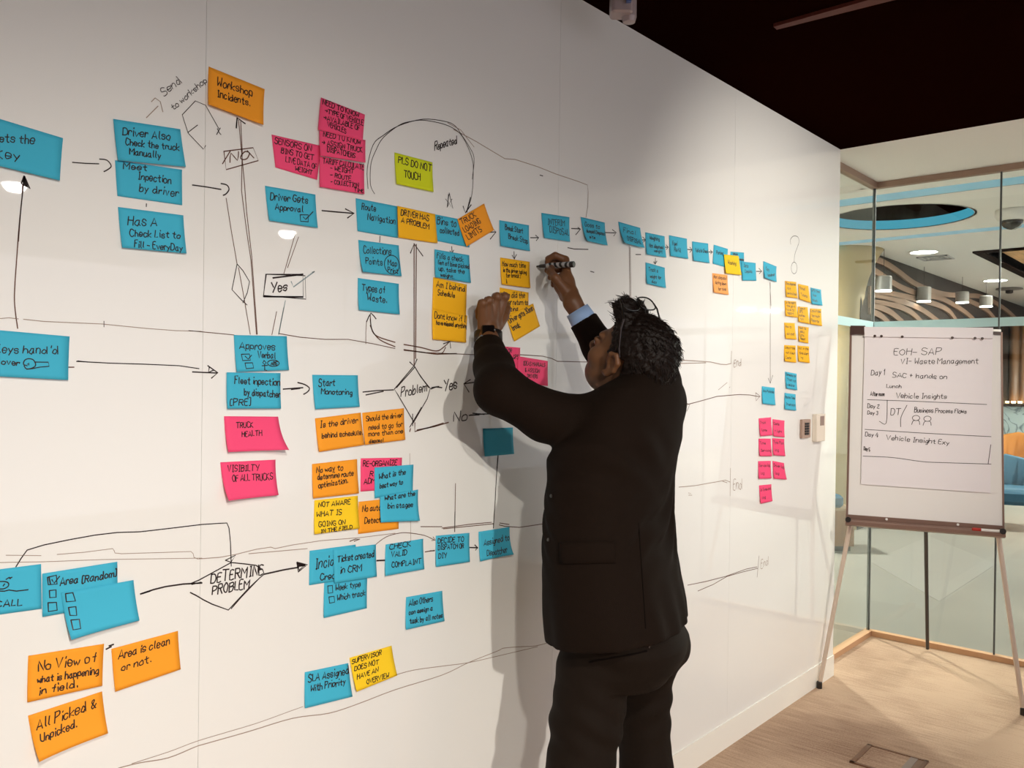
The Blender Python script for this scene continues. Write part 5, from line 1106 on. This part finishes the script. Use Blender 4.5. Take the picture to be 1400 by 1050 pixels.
for i in range(26):                                                   # quiff swept up over the forehead
    r_ = RND; x = r_.uniform(-.058, .060); b0 = hp(x*.9, .045+r_.uniform(-.015, .012), .112-.30*abs(x)+r_.uniform(-.006, .004)); t0 = hp(x*1.10+r_.uniform(-.010, .010), .078+r_.uniform(-.014, .016), .134-.30*abs(x)+r_.uniform(-.012, .012))
    hf.cone(b0, t0, .018, .0085, .012)
nz = (.0016*np.sin(lx*260+3*np.sin(ly*120))*np.sin(ly*210+2*np.sin(lz*150))+.0016*np.sin(lz*230+lx*90)*np.sin(ly*170+lx*140)+.0012*np.sin(ly*390+lz*330)*np.sin(lx*350))
hf.v[sl] += nz.astype(np.float32)
hair = hf.build('hair', M_hair, person, 1)
# short loose strands on top, crown and nape
st = MB(); hv = hair.data.vertices; RS = random.Random(3); npts = len(hv)
for i in range(1500):
    v = hv[RS.randrange(npts)]; p = np.array(v.co); n_ = np.array(v.normal); q = (HM.T @ (p-HC))/HS
    if q[2] < -.06 or (q[1] > .0 and q[2] < .085) or abs(q[0]) > .07 and q[1] > -.04: continue
    back = HM @ np.array([RS.uniform(-.5, .5), -1.0, -.7 if q[2] < .09 else -.1]); fr2 = HM @ np.array([RS.uniform(-.9, .9), 1.0, -.1])
    dr = fr2 if q[1] > .03 else back
    dr = nrm(dr-n_*np.dot(dr, n_)*.75); Lh = RS.uniform(.010, .024)
    st.tube([tuple(p-n_*.002), tuple(p+dr*Lh*.5+n_*.0028), tuple(p+dr*Lh+n_*RS.uniform(.001, .0045))], [.0011, .0009, .0003], 4, False)
st.build('hair_strands', M_hair, hair, True)
for s in (-1, 1):
    MB().lathe([(.0001, -.0128), (.006, -.0115), (.0118, -.005), (.0128, 0), (.0118, .005), (.006, .0115), (.0001, .0128)], (0, 0, 0), 20, Matrix.Translation(Vector(hp(s*.031, .0885, .006))) @ Matrix.Identity(4)).build('eye', mat('eye_white', (.6, .55, .5), .2), person, True)
    c = hp(s*.031, .0885+.0122, .006); MB().tube([tuple(c), tuple(c+HM @ np.array([0, .0015, 0]))], [.0058, .005], 16).build('iris', mat('dark_iris', (.02, .01, .006), .1), person)

# --- things worn and held
gl = empty('eyeglasses', tuple(hp(0, .06, .13))); tag(gl, 'thin black eyeglasses pushed up on the hair', 'eyeglasses')
M_frame = mat('black_frame', (.008, .006, .005), .25)
gk = []
HG = lambda s: (s*.0800, .028, .118)
for s in (-1, 1):
    gk.append(MB().tube([hp(*HG(s)), hp(s*.0865, .018, .095), hp(s*.089, -.004, .055), hp(s*.088, -.018, .036)], [.0024, .0022, .002, .0018], 8).build('temple', mat('glossy_temple', (.03, .02, .018), .15)))
    c = np.array([s*.037, .058, .142]); ux = np.array([1, 0, 0]); uz = nrm([0, .95, .30])
    ring = [c+ux*.0335*math.copysign(abs(math.cos(a))**.75, math.cos(a))+uz*.021*math.copysign(abs(math.sin(a))**.8, math.sin(a)) for a in [2*math.pi*k/32 for k in range(33)]]
    gk.append(MB().tube([hp(*p) for p in ring], .0021, 8).build('rim', M_frame))
    gk.append(MB().add([tuple(hp(*p)) for p in ring[:-1]], [tuple(range(32))]).build('lens', glass_mat('clear_lens', (.93, .93, .93)) if 'clear_lens' not in MATS else MATS['clear_lens']))
    gk.append(MB().tube([hp(*(c+ux*.0335*s)), hp(s*.077, .045, .134), hp(*HG(s))], .0024, 8).build('hinge', M_frame))
gk.append(MB().tube([hp(-.005, .060, .144), hp(0, .064, .147), hp(.005, .060, .144)], .002, 8).build('bridge', M_frame))
adopt(gl, *gk)
# wristwatch
wt = empty('wristwatch', tuple(Lwr)); tag(wt, 'black wristwatch with a square face on the wrist of the fist', 'wristwatch')
wc = onY(667.5, 460.5, -.060); wa = nrm(Lwr-Lcf+np.array([0, 0, .06])); wn = nrm(CAM-wc); wn = nrm(wn-wa*np.dot(wn, wa)); ws = np.cross(wa, wn)
def wring(r, h): return [tuple(wc+wa*h+ws*math.cos(q)*r*1.06+wn*math.sin(q)*r) for q in [2*math.pi*k/36 for k in range(36)]]
band = MB().loft([wring(.0310, -.014), wring(.0375, -.0125), wring(.0375, .0125), wring(.0310, .014)], cap=False).build('strap', mat('black_rubber', (.010, .006, .005), .5), None, True)
WM = Matrix(((ws[0], wa[0], wn[0], 0), (ws[1], wa[1], wn[1], 0), (ws[2], wa[2], wn[2], 0), (0, 0, 0, 1))); wp = wc+wn*.0365
WM.translation = Vector(wp)
case = MB().rbox((-.018, -.0185, -.002), (.018, .0185, .008), .005, WM).build('case', mat('dark_watch_case', (.03, .022, .02), .25, .5, .6))
face_ = MB().rbox((-.0155, -.016, .0075), (.0155, .016, .0095), .004, WM).build('watch_face', mat('black_glass_face', (.006, .004, .004), .06))
crown = MB().tube([tuple(wp+ws*.016+wa*.004+wn*.004), tuple(wp+ws*.020+wa*.004+wn*.004)], .003, 10).build('watch_crown', M_steel)
adopt(wt, band, case, face_, crown)
# marker pen
pk = empty('marker_pen', tuple(pen_tip)); tag(pk, 'black and white marker pen held to the wall by the raised hand', 'marker')
M_pb = mat('pen_black', (.012, .010, .010), .3)
Lp = float(np.linalg.norm(pen_end-pen_tip))
adopt(pk, MB().tube([pen(0), pen(.004), pen(.012)], [.0016, .0026, .0028], 10).build('nib', M_pb),
      MB().tube([pen(.010), pen(.014), pen(.034), pen(.040)], [.0042, .0052, .0062, .0085], 14).build('grip', M_pb),
      MB().tube([pen(.040), pen(Lp-.012)], [.0088, .0088], 18).build('barrel', mat('pen_white', (.40, .38, .38), .25)),
      MB().tube([pen(Lp-.014), pen(Lp-.012), pen(Lp-.001), pen(Lp)], [.0086, .0094, .0094, .0080], 18).build('end_cap', M_pb))
sp_ = MB(); e1 = nrm(np.cross(pd_, [0, 0, 1])); e2 = np.cross(pd_, e1)
for k in range(4):                                                     # slanted printed bands
    t0 = .052+.020*k
    for j in range(28):
        q = []
        for (tt, jj) in ((0, j), (0, j+1), (.009, j+1), (.009, j)):
            a = 2*math.pi*jj/28+.6*k; q.append(tuple(pen(min(t0+tt+.006*math.sin(2*math.pi*jj/28), Lp-.013))+(e1*math.cos(a)+e2*math.sin(a))*.00895))
        sp_.add(q, [(0, 1, 2, 3)])
adopt(pk, sp_.build('stripe_print', M_pb))
